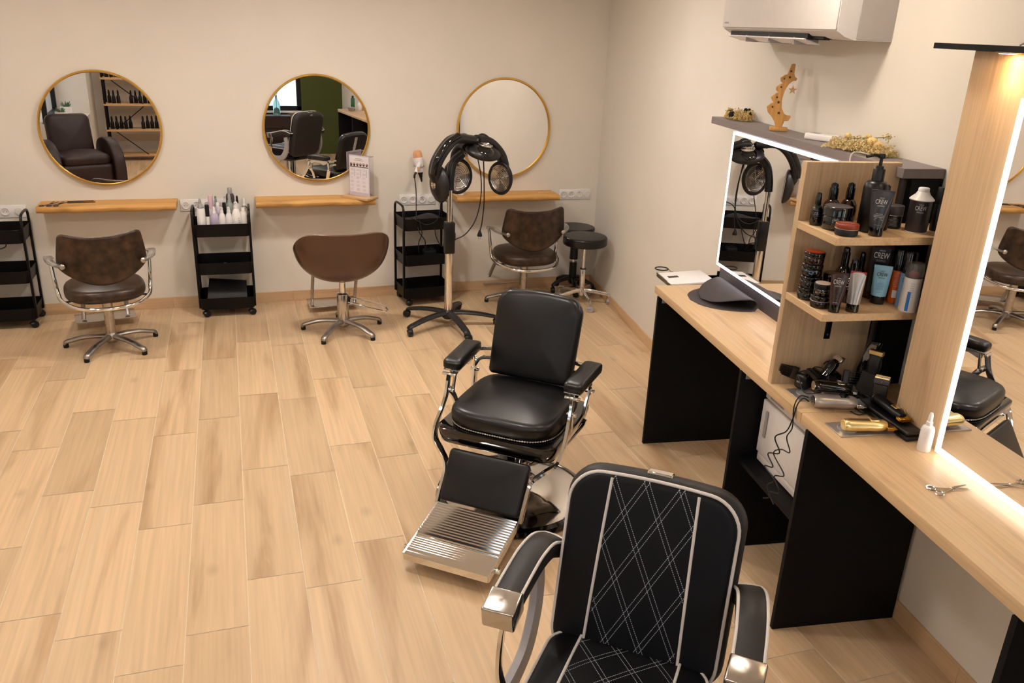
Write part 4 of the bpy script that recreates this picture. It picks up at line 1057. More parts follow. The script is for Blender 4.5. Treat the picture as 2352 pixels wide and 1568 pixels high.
MB().tube([(.075*math.cos(2*PI*k/24)*1.1,.042*math.sin(2*PI*k/24),.012) for k in range(24)],.004,6,closed=True).build('ring','stem',t)
t=dried('dried_bouquet','loose bunch of yellow dried flowers lying on the near end of the cabinet top',at(3.905,.095,ZG),TH+.26,.30,.11,.055,1700,'straw_olive',5)
MB().tube(cr([(-.08,.0,.04),(.0,.01,.055),(.07,.02,.065),(.11,.03,.075)],5),.002,6).build('stalk','stem',t)
MB().tube(cr([(.06,0,.01),(.15,-.01,.006),(.21,-.005,.004)],5),.001,5).build('stalk','stem',t)
for a,b_,c,r in ((-.075,.0,.055,.013),(.05,.0,.045,.022),(.095,-.01,.035,.020),(.0,.03,.06,.013)):
    MB().sph((a,b_,c),r,(1.2,.8,.9),12).build('fluffy_head','straw',t)
m=MB(); rd=random.Random(2)
for k in range(30): m.sph((.10+rd.gauss(0,.012),.03+rd.gauss(0,.006),.075+rd.gauss(0,.007)),.0035,(1,1,1),6)
o=m.build('top_sprig','straw_olive',t); o['kind']='stuff'
t=thing('remote_control','white air conditioner remote control lying on the grey cabinet top','remote',at(3.562,.065,ZG),TH+math.radians(118))
MB().box(-.032,.032,-.072,.072,0,.028,.007,3).build('body','white_plastic',t)
MB().box(-.020,.020,.012,.055,.0281,.0287,.0005,1).build('display','grey_plastic',t)
for a in (-.012,.012): MB().cyl(.006,.0278,.0295,14,M=T(a,-.02,0)).build('button','white_warm',t)
o=MB().tube(cr([(0,-.166,-.12),(0,-.180,-.03),(0,-.176,.004),(0,-.15,.010),(.03,-.11,.004),(.08,-.09,.0032)],6),.0026,8).build('mirror_cable','cord_white'); o.location=UV(3.98,0,ZG); o.rotation_euler=(0,0,TH); tag(o,'white cable hooked over the cabinet edge beside the yellow flowers','cable')
# ---- on the counter
t=thing('rubber_mat','dark grey oval rubber mat folded over on the far countertop','mat',at(3.215,.295,ZC),TH+PI/2)
m=MB(); P=[]
nU,nV=30,16
def mat_pt(s,q):
    # the lower half lies flat, the rest rolls back over it
    L=.50; d=s*L; w=.205*max(.0,1-abs(2*s-1)**2.2)**.5; B=.238; R=.026; arc=PI*R
    if d<B: x,z=-.14+d,.002
    else:
        e=d-B
        if e<arc: a=e/R; x,z=-.14+B+R*math.sin(a),.002+R*(1-math.cos(a))
        else: f=e-arc; k=f/(L-B-arc); x,z=-.14+B-f,.002+2*R*(1-k)**1.2+.014*math.sin(PI*k)+.004
    return (x,q*w,z)
g1=[[mat_pt(i/nU,-1+2*j/nV) for j in range(nV+1)] for i in range(nU+1)]
m.grid(g1); o=m.build('sheet','rubber',t,sm=60); sd=o.modifiers.new('thick','SOLIDIFY'); sd.thickness=.0022; sd.offset=1
t=thing('counter_socket','grey double socket plate under the cables, set in the far countertop','socket',at(4.315,.385,ZC),TH)
def csock(t):
    MB().box(0,.105,-.105,.105,0,.005,.001,1).build('plate','silver_grey',t)
    for y in (-.05,.05): MB().lathe([(.034,.005),(.034,.0085),(.030,.009),(.028,.006),(0,.006)],28,M=T(.052,y,0)).build('outlet','grey_plastic',t)
csock(t)
t=thing('counter_socket','grey double socket plate beside the gold clipper, set in the near countertop','socket',at(4.605,.388,ZC),TH); csock(t)
def clipper(name,label,loc,rot,L,body,accent,blade,r=.021,rings=(),group='hair clippers on the counter'):
    """lies along its local x, blade at +x"""
    t=thing(name,label,'clipper',loc,0,group); t.rotation_euler=rot
    prof=[(.0,.78),(.05,.95),(.15,1),(.55,.92),(.75,.98),(.9,.9),(1,.62)]
    n=20; rr_=[]
    for k,a in prof: rr_.append([(L*k,r*a*1.05*math.cos(2*PI*j/n),r*a*.82*math.sin(2*PI*j/n)+.0+(.004*k)) for j in range(n)])
    MB().loft(rr_).build('body',body,t,sm=50)
    m=MB(); m.lathe([(r*.55,0),(r*.72,.004),(r*.74,.010)],20,M=RY(-90)@Matrix.Diagonal((.82,1.05,1,1))@T(0,0,-.008)); m.build('end_cap',accent,t)
    MB().box(L*.60,L*.80,-r*.45,r*.45,r*.70,r*.98,.003,2).build('switch',accent,t)
    h=MB().box(L*.97,L*1.14,-r*1.05,r*1.05,-.006,.007,.002,1,M=T(0,0,0)).build('blade_holder',blade,t)
    m=MB()
    pts=[(L*1.12,-r*1.05)]
    for i in range(14): y=-r*1.05+2.1*r*i/14; pts+=[(L*1.20,y+.0008),(L*1.20,y+.0018),(L*1.145,y+.0024)]
    pts+=[(L*1.12,r*1.05)]
    m.prism(pts,-.001,.0016); m.build('teeth',blade,h,sm=0)
    MB().tube([(L*.9,r*.95,.004),(L*.78,r*1.25,.012),(L*.66,r*1.25,.014)],.0028,6).build('lever',accent,t)
    return t
clipper('hair_clipper','gold metal hair trimmer lying beside the socket plate',at(4.672,.466,ZC+.0280),(0,0,TH+math.radians(62+18)),.145,'gold','gold','gold_dark',.027)
clipper('hair_clipper','silver and black corded hair clipper lying at the counter joint',at(4.478,.470,ZC+.030),(0,0,TH+math.radians(74)),.150,'silver_grey','black_gloss','chrome',.030)
clipper('hair_clipper','black corded hair clipper resting on the silver clipper',at(4.440,.455,ZC+.072),(math.radians(8),math.radians(4),TH+math.radians(78)),.135,'black_gloss','chrome','black_gloss',.025)
clipper('hair_clipper','black hair clipper standing in the pile of combs and guards',at(4.320,.365,ZC+.022),(0,math.radians(-48),TH+math.radians(100)),.115,'black_gloss','black_plastic','chrome',.022)
# comb attachments
def guard(label,loc,rot,w=.05,L=.06,n=9):
    t=thing('clipper_guard',label,'comb',loc,0,'black clipper guards in the pile'); t.rotation_euler=rot
    MB().box(-.012,.012,-w/2,w/2,0,.018,.004,2).build('back',  'black_plastic',t)
    for i in range(n):
        y=-w/2+w*(i+.5)/n; MB().loft([[(.006,y-.0016,.001),(.006,y+.0016,.001),(.006,y+.0016,.016),(.006,y-.0016,.016)],[(L,y-.0005,.004),(L,y+.0005,.004),(L,y+.0005,.007),(L,y-.0005,.007)]]).build('tooth','black_plastic',t)
guard('large black clipper guard with long teeth pointing right, in the pile',at(4.345,.265,ZC+.036),(math.radians(70),0,TH+math.radians(62)),.095,.080,10)
guard('black clipper guard at the left end of the pile, teeth pointing left',at(4.215+.085,.455,ZC+.055),(math.radians(60),math.radians(-10),TH+math.radians(-125)),.062,.058,9)
guard('small upright clipper guard in the middle of the pile',at(4.30,.315,ZC+.052),(0,math.radians(-80),TH+math.radians(70)),.042,.052,8)
def blob(name,label,loc,rz,sx,sy,sz,m='black_plastic',cat='attachment'):
    t=thing(name,label,cat,loc,rz,'black clipper guards in the pile')
    MB().box(-sx/2,sx/2,-sy/2,sy/2,0,sz,min(sx,sy,sz)*.28,3).build('body',m,t)
    MB().box(-sx*.3,sx*.3,-sy*.3,sy*.3,sz*.98,sz*1.08,.002,1).build('clip',m,t)
    return t
b=blob('charger_block','black charger block with pale print at the left of the pile',at(4.325,.425,ZC+.0095),TH+.5,.055,.060,.062); MB().box(-.012,.012,-.0312,-.0300,.028,.034).build('pale_print','print_grey',b)
b=blob('charger_block','black charger block in the middle of the pile',at(4.355,.335,ZC+.0095),TH+.9,.060,.055,.050)
b=blob('charger_block','low black box behind the charger blocks, against the oak upright',at(4.300,.300,ZC+.0005),TH+.2,.060,.070,.058)
guard('medium black clipper guard lying flat before the pile',at(4.365,.420,ZC+.074),(math.radians(20),0,TH+math.radians(110)),.060,.050,8)
def wire(pts,r,label,m='cord',grp='tangled clipper cords',n=8,name='cord'):
    o=MB().tube(cr([UV(*p) for p in pts],n),r,6).build(name,m); lo=Vector(o.data.vertices[0].co); o.data.transform(Matrix.Translation(-lo)); o.location=lo; return tag(o,label,'cable',grp)
wire([(4.475,.485,.925),(4.47,.505,.935),(4.475,.528,.915),(4.48,.540,.86),(4.46,.545,.80),(4.40,.55,.745),(4.44,.545,.70),(4.37,.55,.66),(4.42,.55,.63),(4.36,.55,.60),(4.44,.548,.585),(4.40,.548,.54),(4.42,.545,.50),(4.38,.545,.47),(4.37,.50,.462)],.0026,'black flex hanging from the silver clipper in front of the white cabinet')
wire([(4.45,.475,.93),(4.46,.515,.940),(4.465,.534,.90),(4.49,.542,.83),(4.47,.545,.78),(4.51,.547,.74),(4.45,.547,.72),(4.41,.55,.68),(4.50,.548,.64),(4.44,.55,.60),(4.49,.548,.56),(4.42,.548,.52),(4.46,.545,.49)],.0024,'second black flex tangled in front of the white cabinet')
wire([(4.50,.30,.92),(4.46,.26,.925),(4.41,.27,.93),(4.40,.23,.925),(4.45,.22,.93),(4.47,.27,.92),(4.52,.27,.91),(4.545,.31,.905),(4.50,.33,.915)],.0024,'black cord coiled behind the clipper blades')
wire([(4.37,.44,.975),(4.34,.40,1.0),(4.36,.36,.99),(4.42,.38,.955),(4.45,.42,.95),(4.40,.46,.925),(4.34,.46,.965)],.0024,'thin black cord looping over the charger blocks')
wire([(4.545,.285,.93),(4.51,.26,.93),(4.47,.29,.935),(4.45,.25,.93),(4.50,.24,.925),(4.55,.27,.915),(4.56,.33,.905),(4.53,.35,.905)],.0022,'second coil of black cord beside the leather case')
# plug in the near outlet
# leather case
t=thing('leather_case','long black zipped leather case lying against the oak board','case',at(4.475,.262,ZC),TH+.04)
MB().box(0,.290,-.038,.034,0,.018,.007,3).box(.003,.288,-.036,.032,.018,.034,.007,3).build('body','leather',t)
MB().tube([(0.004,-.038,.018),(.286,-.038,.018),(.291,.0,.018),(.286,.033,.018)],.0016,6).build('zip','black_metal',t)
clipper('hair_clipper','black and gold cordless clipper lying on the leather case',at(4.525,.252,ZC+.0530),(0,math.radians(2),TH-math.radians(0)),.155,'black_plastic','gold','gold_dark',.0215)
# charging stand with the gold bladed trimmer, foil shaver, tall clipper
t=thing('charging_stand','black charging stand holding an upright trimmer with a gold blade','stand',at(4.435,.235,ZC),TH+math.radians(30),'upright trimmers by the oak board')
MB().box(-.05,.05,-.055,.055,0,.022,.008,3).build('base','black_plastic',t)
MB().loft([[(x*w,y*d+off,z) for x,y in ((-1,-1),(1,-1),(1,1),(-1,1))] for w,d,off,z in ((.034,.030,.01,.021),(.030,.024,.016,.07),(.028,.020,.020,.11))]).build('cradle','black_plastic',t,sm=30)
k_=thing('trimmer','black trimmer with a wide gold blade standing in the charging stand','clipper',at(4.435,.222,ZC+.1105),TH+math.radians(35),'hair clippers on the counter')
MB().loft([[(x*w,y*d,z) for x,y in rrect(2,2,.7,4,2)] for w,d,z in ((.020,.015,.0),(.024,.018,.03),(.021,.016,.055),(.024,.012,.07))]).build('body','dark_plastic',k_,sm=50)
MB().box(-.025,.025,-.012,.010,.071,.088,.002,1).build('blade','gold',k_)
t=thing('foil_shaver','grey foil shaver with a gold edged head, leaning on the oak board','shaver',at(4.520,.185+.055,ZC+.0335),TH+math.radians(48),'upright trimmers by the oak board'); t.rotation_euler=(math.radians(0),0,TH+math.radians(48))
MB().box(-.025,.025,-.015,.015,0,.072,.006,3).build('body','dark_plastic',t)
h=MB().box(-.0265,.0265,-.0165,.0165,.0725,.094,.004,2).build('head','grey_dark',t)
for y in (-.0105,.0105): MB().tube([(-.024,y,.0955),(.024,y,.0955)],.0042,8).build('foil','gold',h)
MB().tube([(-.024,0,.0955),(.024,0,.0955)],.0045,8).build('foil','satin',h)
text(h,'lettering','V',.012,'print_grey',(0,-.0168,.083),(PI/2,0,0))
t=thing('hair_clipper','tall black clipper with a silver inlay, upright at the back of the niche','clipper',at(4.345,.205,ZC),TH+math.radians(40),'upright trimmers by the oak board')
MB().lathe([(.040,0),(.041,.008),(.034,.030),(.026,.045)],28).build('charging_foot','black_plastic',t)
MB().loft([[(x*w+o_,y*d,z) for x,y in rrect(2,2,.8,4,2)] for w,d,o_,z in ((.020,.018,.0,.045),(.024,.021,.004,.09),(.021,.018,.014,.14),(.025,.017,.026,.185),(.022,.008,.034,.207))]).build('body','black_gloss',t,sm=50)
MB().loft([[(x*w+o_,-.0185+.0008*i,z) for x,i in ((-1,0),(1,0),(1,1),(-1,1))] for w,o_,z in ((.004,.006,.12),(.012,.012,.145),(.014,.024,.18),(.010,.031,.198))]).build('inlay','satin',t,sm=0)
pump_bottle('spray_bottle','small white spray bottle standing before the near lit mirror',at(4.822,.262,ZC),.0215,.135,'white_plastic','white_plastic',kind='spray')
# thinning scissors
def scissors(label,loc,rot,s=1,m='chrome',ang=16,group=None):
    t=thing('scissors',label,'scissors',loc,0,group); t.rotation_euler=rot
    for sg in (-1,1):
        R=T(0,0,.0015*sg)@RZ(sg*ang/2)
        b=MB(); b.loft([[(x,y*w+sg*o_,z) for y,z in ((-1,-.0011),(1,-.0011),(1,.0011),(-1,.0011))] for x,w,o_ in ((0,.0045*s,0),(.035*s,.0040*s,-.001*s),(.068*s,.0012*s,-.003*s))],M=R)
        b.loft([[(x,y*w+o_,z) for y,z in ((-1,-.0015),(1,-.0015),(1,.0015),(-1,.0015))] for x,w,o_ in ((.002,.0045*s,0),(-.03*s,.0028*s,-sg*.004*s),(-.045*s,.0028*s,-sg*.006*s))],M=R)
        b.tube([(-.058*s+.0135*s*math.cos(2*PI*k/20),-sg*.008*s+.0115*s*math.sin(2*PI*k/20),0) for k in range(20)],.0026*s,6,closed=True,M=R)
        b.build('blade',m,t)
    MB().cyl(.0035*s,-.003,.0042,12,b=.0008).build('screw',m,t)
    return t
scissors('chrome thinning scissors lying open on the near countertop',at(5.068,.345,ZC+.0045),(0,0,TH+math.radians(93)),.98,'chrome',22)
# things on the pine shelves
ZS=.8485
scissors('dark scissors on the pine shelf, left pair of the two',(-1.171,4.995,ZS+.004),(0,0,math.radians(72)),1.25,'brown_tube',26,'scissors on the pine shelf')
scissors('dark scissors on the pine shelf, right pair beside the combs',(-1.118,4.990,ZS+.004),(0,0,math.radians(64)),1.25,'brown_tube',26,'scissors on the pine shelf')
def comb(label,loc,rz,L):
    t=thing('comb',label,'comb',loc,rz,'thin combs on the pine shelf')
    MB().box(0,L,-.007,.006,0,.004,.001,1).build('spine','black_plastic',t)
    pts=[(0,-.004)]
    n=40
    for i in range(n): x=L*(.02+.6*i/n); pts+=[(x,-.004),(x+.0008,-.013),(x+.0022,-.013),(x+.003,-.004)]
    pts+=[(L,-.004),(L,-.003),(0,-.003)]
    MB().prism(pts,.0006,.0022).build('teeth','black_plastic',t,sm=0)
comb('dark comb at the back of the pine shelf, the farther one',(-1.075,5.075,ZS),.03,.17)
comb('dark comb at the front of the pine shelf, the nearer one',(-1.070,5.030,ZS),.04,.18)
# menu stand
t=thing('menu_stand','acrylic card holder with a printed hair menu on a wooden block','sign',(.985,4.968,.8505),math.radians(-45))
MB().box(-.125,.125,-.075,.065,0,.018,.003,2).build('block','birch',t)
cd=MB().box(-.095,.095,-.003,.003,.018,.325,.001,1).build('holder','lilac',t)
q=MB().box(-.088,.088,-.0042,-.0032,.045,.318,.0002,1).build('card','paper',cd)
MB().box(-.094,.094,.052,.054,.018,.320,.001,1,M=RX(0)).build('back_sheet','clear',t)
MB().box(-.095,.095,.0032,.053,.320,.3215).build('top_fold','clear',t)
MB().box(-.030,.030,-.0050,-.0042,.297,.303).build('title_line','ink_pale',q); MB().box(-.045,.045,-.0050,-.0042,.287,.2895).build('title_line','dull_rose',q)
for i in range(6):
    x=-.073+.0292*i; hl=(.018,.018,.014,.014,.010,.010)[i]
    h=MB().sph((x,-.0046,.262-hl*.35),.0105,(1,.08,1+hl*38*.5),12).build('portrait_hair','hair',q)
    MB().sph((x,-.0056,.264),.0058,(1,.06,1.25),12).build('face','skin',h)
MB().box(-.086,.086,-.0052,-.0042,.236,.242).build('caption_band','ink',q)
rd=random.Random(5)
for c in range(3):
    for r in range(6):
        x0=-.080+.056*c; z0=.222-.030*r
        for k in range(3): MB().box(x0,x0+rd.uniform(.022,.032),-.0050,-.0042,z0-.006*k-.0012,z0-.006*k).build('text_line','ink_pale' if (r+c)%3 else 'dull_rose',q)
    MB().box(-.042+.056*c,-.0405+.056*c,-.0050,-.0042,.165,.225).build('scale_bar','ink',q)
t=thing('cup','small white ceramic pot on the shelf behind the dryer pole','pot',(1.80,4.99,.8535),0)
MB().lathe([(.025,0),(.030,.004),(.036,.045),(.037,.055),(.034,.055),(.030,.01),(0,.008)],28).build('pot','white_warm',t)
# wall hair dryer
def wall_dryer(x,label,path):
    t=thing('hair_dryer',label,'hair dryer',(x,YB,1.09),0)
    b=MB().lathe([(.016,-.062),(.027,-.052),(.031,-.02),(.036,.03),(.037,.06)],28,M=T(.0,-.10,0)@RX(-6)@RY(-8)).build('barrel','white_plastic',t,sm=60)
    MB().lathe([(.037,.06),(.0355,.09),(.030,.108),(.020,.114),(.0,.114)],28,M=T(.0,-.10,0)@RX(-6)@RY(-8)).build('rear_shell','copper_clear',t,sm=60)
    grille(t,T(-.018,-.122,.085)@RX(75),.015,rings=3)
    MB().lathe([(.024,-.053),(.016,-.075),(.008,-.11),(.006,-.130)],20,M=T(.0,-.10,0)@RX(-6)@RY(-8)).build('nozzle','black_plastic',t,sm=60)
    h=MB().tube(cr([(-.005,-.13,.02),(-.022,-.155,-.01),(-.040,-.175,-.045)],5),.015,14,rx=.013).build('handle','white_plastic',t)
    MB().box(-.032,-.018,-.186,-.17,-.03,-.002,.003,2,M=T(0,0,0)).build('switch','copper_clear',h)
    MB().tube(cr([(-.040,-.175,-.043),(-.052,-.18,-.06),(-.055,-.182,-.085)],4),.0085,10).build('strain_relief','black_plastic',h)
    MB().tube([(.042*math.cos(PI*k/10-PI*.0)+.0,-.10-.042*math.sin(2*PI*k/20)*1,-.008) for k in range(0,21)],.003,6).build('holder_ring','satin',t)
    MB().box(-.012,.012,-.062,0,-.014,-.004,.002,1).build('holder_arm','satin',t)
    MB().tube(cr(path,8),.0038,7).build('flex','cord',t)
    return t
wall_dryer(1.462,'white and copper hair dryer hanging on the wall above the tool trolley',[(-.055,-.182,-.08),(-.050,-.19,-.12),(-.045,-.2,-.2),(-.055,-.25,-.30),(-.062,-.30,-.40),(-.05,-.345,-.48),(-.01,-.36,-.54),(-.005,-.35,-.60),(.0,-.30,-.655)])
wall_dryer(-1.60,'hair dryer at the left edge of the picture, only its flex in view',[(-.055,-.182,-.08),(-.06,-.18,-.14),(.04,-.10,-.02),(.068,-.08,-.04),(.066,-.09,-.12),(.03,-.10,-.22),(-.02,-.10,-.30)])
# ---- contents of the trolleys
TZ=.6235
G3='bottles on the bottle trolley'
def tb(label,x,y,zt,r,body,cap,kind,name='product_bottle'):
    return pump_bottle(name,label,(x,y,TZ),r*1.12,zt-TZ,body,cap,rz=0,group=G3,kind=kind,fb=.77)
b=tb('large white bottle at the front left corner of the trolley, nearly touching the handle',-.181,4.862,.855,.027,'white_plastic','grey_plastic','disc'); lines(b,5,.036,.20,.022,.0272,'ink_pale')
tb('slim bottle with a black cap, second from left in the front row',-.137,4.870,.845,.0135,'white_warm','black_plastic','cap')
tb('lavender spray bottle in the front row of the trolley',-.090,4.865,.832,.028,'lavender','white_plastic','spray')
b=tb('small white pump bottle in the front row, left of its twin',-.038,4.858,.834,.0225,'white_plastic','white_plastic','dome'); lines(b,4,.02,.08,.008,.0228,'ink_pale')
tb('small white pump bottle in the front row, right of its twin',.010,4.860,.834,.0225,'white_plastic','white_plastic','dome')
b=tb('tall white pump bottle marked with large grey letters in the front row',.063,4.862,.872,.030,'white_plastic','white_plastic','dome')
text(b,'lettering','WOW',.052,'print_grey',(0,-.0303,.075),(PI/2,PI/2,0),sx=.7,R=None)
tb('short white roll bottle at the right end of the front row',.112,4.868,.820,.0205,'white_warm','white_warm','disc')
tb('dark grey bottle with a silver dome, tallest at the back of the trolley',.028,5.012,.940,.0265,'grey_dark','silver_grey','disc')
tb('sage green spray bottle in front of the tallest dark bottle',.021,4.948,.912,.026,'sage','grey_plastic','spray')
tb('bottle with a pink cap at the back left of the trolley',-.111,5.010,.886,.017,'white_warm','pink','cap')
tb('grey trigger spray bottle behind the lavender bottle',-.075,4.985,.892,.016,'clear_soft','sage','dome')
tb('white pump bottle in the middle of the back row',-.012,5.000,.888,.018,'white_plastic','white_plastic','dome')
tb('bottle with a black trigger head right of the sage bottle',.076,4.960,.896,.015,'white_warm','black_plastic','dome')
tb('white spray bottle at the back right corner of the trolley',.123,4.975,.868,.022,'clear_soft','white_plastic','spray')
tb('clear bottle with a grey cap at the back left corner of the trolley',-.186,4.975,.872,.026,'clear_soft','grey_plastic','spray')
tb('small white tube cap bottle between front and back rows on the left',-.140,4.930,.835,.020,'white_warm','black_plastic','disc')
tb('small pale bottle between front and back rows in the middle',-.062,4.925,.850,.020,'lilac','white_plastic','disc')
tb('slim black capped bottle between the twin pump bottles',-.018,4.915,.850,.012,'lavender','black_plastic','cap')
# middle and bottom
clipper('hair_clipper','dark hair trimmer in the middle tray of the bottle trolley',(-.13,4.93,.362),(0,0,.25),.13,'black_gloss','white_warm','black_gloss',.02,group='tools in the trolleys')
t=thing('hair_clip','white hair clip at the front of the middle tray, bottle trolley','clip',(-.135,4.868,.338),0); MB().box(0,.045,-.006,.006,0,.012,.003,2).build('lever','white_warm',t); MB().box(.05,.068,-.005,.005,0,.011,.003,2).build('spring_end','white_warm',t)
t=thing('folded_cape','black folded cutting cape standing in the bottom tray of the bottle trolley','cape',(-.045,4.955,.0665),0)
MB().loft([[(-.15,-.09,0),(.15,-.09,0),(.15,.09,0),(-.15,.09,0)],[(-.145,-.07,.07),(.14,-.07,.065),(.14,.085,.065),(-.145,.085,.07)],[(-.125,.02,.185),(.145,.02,.155),(.145,.06,.155),(-.125,.06,.185)]]).build('cloth','soft_black',t,sm=50)
t=thing('hair_brush','dark brush with a brass collar in the middle tray at the left edge','brush',(-1.60,4.90,.352),.1,'tools in the trolleys')
MB().lathe([(.006,0),(.010,.02),(.009,.10),(.007,.12)],14,M=RY(90)).build('handle','brown_tube',t); MB().cyl(.011,.12,.135,14,M=RY(90)).build('collar','gold',t); MB().cyl(.018,.135,.23,18,b=.004,M=RY(90)).build('head','black_plastic',t)
def loopcord(label,pts,r=.004,m='cord'):
    o=MB().tube(cr(pts,8),r,6).build('cord',m); lo=Vector(o.data.vertices[0].co); o.data.transform(Matrix.Translation(-lo)); o.location=lo; return tag(o,label,'cable')
loopcord('black cord sagging under the top tray of the left-edge trolley',[(-1.56,4.80,.63),(-1.55,4.802,.602),(-1.50,4.800,.588),(-1.45,4.802,.602),(-1.44,4.80,.63)])
t=thing('hair_iron','black hair straightener lying in the top tray of the left-edge trolley','hair iron',(-1.60,4.92,.640),.2,'tools in the trolleys')
MB().box(0,.22,-.014,.014,0,.014,.005,2).build('lower_arm','black_plastic',t); MB().box(0,.22,-.014,.014,.016,.032,.005,2,M=RY(-2)).build('upper_arm','black_plastic',t)
t=thing('tool_pouch','black soft pouch filling the top tray under the wall dryer','pouch',(1.478,4.945,TZ),.11)
m=MB(); pad(m,supel(.31,.20,3,32),.065,.02,.02,0,lambda a,b,c:(a,b,.034+c+.012*math.sin(a*22))); m.build('body','soft_black',t)
loopcord('black flex draped across the front of the tool trolley',[(1.34,4.78,.73),(1.40,4.775,.70),(1.46,4.775,.67),(1.52,4.775,.68),(1.57,4.80,.72),(1.60,4.86,.80),(1.615,5.0,.805),(1.616,5.10,.80)])
loopcord('black flex hanging from the top to the middle tray of the tool trolley',[(1.41,4.78,.72),(1.42,4.772,.66),(1.43,4.765,.60),(1.405,4.765,.53),(1.41,4.79,.45),(1.44,4.88,.40)])
loopcord('black flex bowing from the tool trolley to the dryer pole',[(1.535,4.79,.64),(1.535,4.72,.58),(1.545,4.60,.54),(1.56,4.45,.58),(1.545,4.33,.62)])
t=thing('diffuser','navy round diffuser in the middle tray of the tool trolley','diffuser',(1.395,4.87,.339),0,'tools in the trolleys')
MB().lathe([(.020,0),(.040,.03),(.044,.05),(.038,.05),(.02,.02)],24).build('bowl','navy',t)
t=thing('curling_iron','black curling iron with a silver ring in the middle tray of the tool trolley','hair iron',(1.44,4.92,.360),.35,'tools in the trolleys')
MB().cyl(.014,0,.14,16,b=.004,M=RY(90)).build('barrel','black_gloss',t); MB().cyl(.018,.14,.22,16,b=.004,M=RY(90)).build('handle','black_gloss',t); MB().cyl(.0185,.135,.142,16,M=RY(90)).build('ring','chrome',t)
t=thing('handled_pouch','black pouch with two loop handles in the middle tray of the tool trolley','pouch',(1.535,4.965,.338),.1)
MB().box(-.05,.05,-.04,.04,0,.085,.014,3).build('body','soft_black',t)
for x in (-.02,.02): MB().tube([(x+.018*math.cos(PI*k/8),0,.083+.022*math.sin(PI*k/8)) for k in range(9)],.0025,6).build('handle','black_plastic',t)
rd=random.Random(9)
for i in range(9):
    x=1.36+.028*i; y=4.885+rd.uniform(0,.08)+.01*i*.5; m_=['pink','grey_plastic','black_plastic','white_warm','olive_gold','black_plastic','grey_plastic','black_plastic','white_warm'][i]
    t=thing('hair_clip',['pink','grey','black','white','gold','black','grey','black','white'][i]+' clip in the bottom tray of the tool trolley, '+['leftmost','second','third','fourth','fifth','sixth','seventh','eighth','rightmost'][i],'clip',(x,y,.069),rd.uniform(-1,1),'hair clips in the bottom tray')
    MB().box(0,.07,-.006,.006,0,.006,.002,1).build('lower_jaw',m_,t); MB().box(0,.07,-.006,.006,.007,.012,.002,1,M=RY(-7)).build('upper_jaw',m_,t)
# ---- black cart behind the far counter end with a white wash tray and ring holder
t=thing('tool_cart','black narrow cart behind the far end of the counter','cart',UV(2.66,.03,0),TH)
for z in (.86,.48,.14):
    m=MB(); m.box(0,.26,-.30,0,z-.06,z-.055).box(0,.004,-.30,0,z-.06,z).box(.256,.26,-.30,0,z-.06,z).box(0,.26,-.30,-.296,z-.06,z).box(0,.26,-.004,0,z-.06,z); m.build('tray','black_metal',t)
for x in (.008,.252):
    for y in (-.292,-.008): MB().box(x-.008,x+.008,y-.008,y+.008,.05,.885).build('post','black_metal',t); caster(t,x,y,.05,r=.018)
rg=MB().tube([(-.02+.036*math.cos(2*PI*k/32),-.345+.036*math.sin(2*PI*k/32),.897) for k in range(32)],.0035,8,closed=True).build('holder_ring','black_metal',t)
MB().strip([(.008,-.292,.88),(-.005,-.305,.894),(-.012,-.312,.897)],.008,.004).build('ring_arm','satin',rg)
t2=thing('appliance_tray','white slanting appliance tray lying across the black cart','tray',UV(2.70,.165,.887),TH); t2.rotation_euler=(math.radians(3),0,TH)
MB().box(0,.22,-.255,-.0,0,.018,.006,2).build('body','white_plastic',t2); MB().box(.08,.11,-.23,-.17,.0181,.0196,.001,1).build('slot','black_plastic',t2)
MB().box(-.001,.221,-.261,-.255,-.004,.02,.002,1).build('rim','satin',t2)
# ================= the part of the room seen only in the mirrors
t=thing('armchair','brown leather club armchair reflected in the left round mirror','armchair',(-1.45,.30,0),PI-.34)
MB().box(-.29,.29,-.34,.30,.10,.40,.05,3).build('seat_base','aubergine',t)
m=MB(); pad(m,rrect(.56,.58,.08,5,5),.13,.05,.03,0,lambda a,b,c:(a,b-.04,.44+c)); m.build('seat_cushion','aubergine',t,sm=60)
m=MB(); pad(m,rrect(.50,.62,.08,5,5),.17,.06,.03,0); o=m.build('backrest','aubergine',t,sm=60); o.matrix_local=T(0,.33,.61)@RX(90-12)
for s in (-1,1):
    pr=cr([(.34,.08,0),(.36,.45,0),(.28,.60,0),(.05,.66,0),(-.20,.62,0),(-.36,.48,0),(-.40,.25,0),(-.36,.08,0)],5)
    MB().prism([(p[0],p[1]) for p in pr],-.065,.065,.02,2,M=T(s*.35,0,0)@Matrix(((0,0,1,0),(1,0,0,0),(0,1,0,0),(0,0,0,1)))).build('arm','aubergine',t,sm=50)
for a in (-.25,.25):
    for b_ in (-.3,.28): MB().cyl(.02,0,.10,12,M=T(a,b_,0)).build('leg','black_plastic',t)
t=thing('side_table','small round glass side table with brass legs beside the armchair','table',(-1.60,-.42,0),0)
MB().cyl(.14,.55,.56,32).build('top','glass_pane',t)
for k in range(3): MB().tube([(.11*math.cos(2.1*k),.11*math.sin(2.1*k),.55),(.02*math.cos(2.1*k),.02*math.sin(2.1*k),.28),(.12*math.cos(2.1*k+.6),.12*math.sin(2.1*k+.6),.0)],.005,8).build('leg','brass',t)
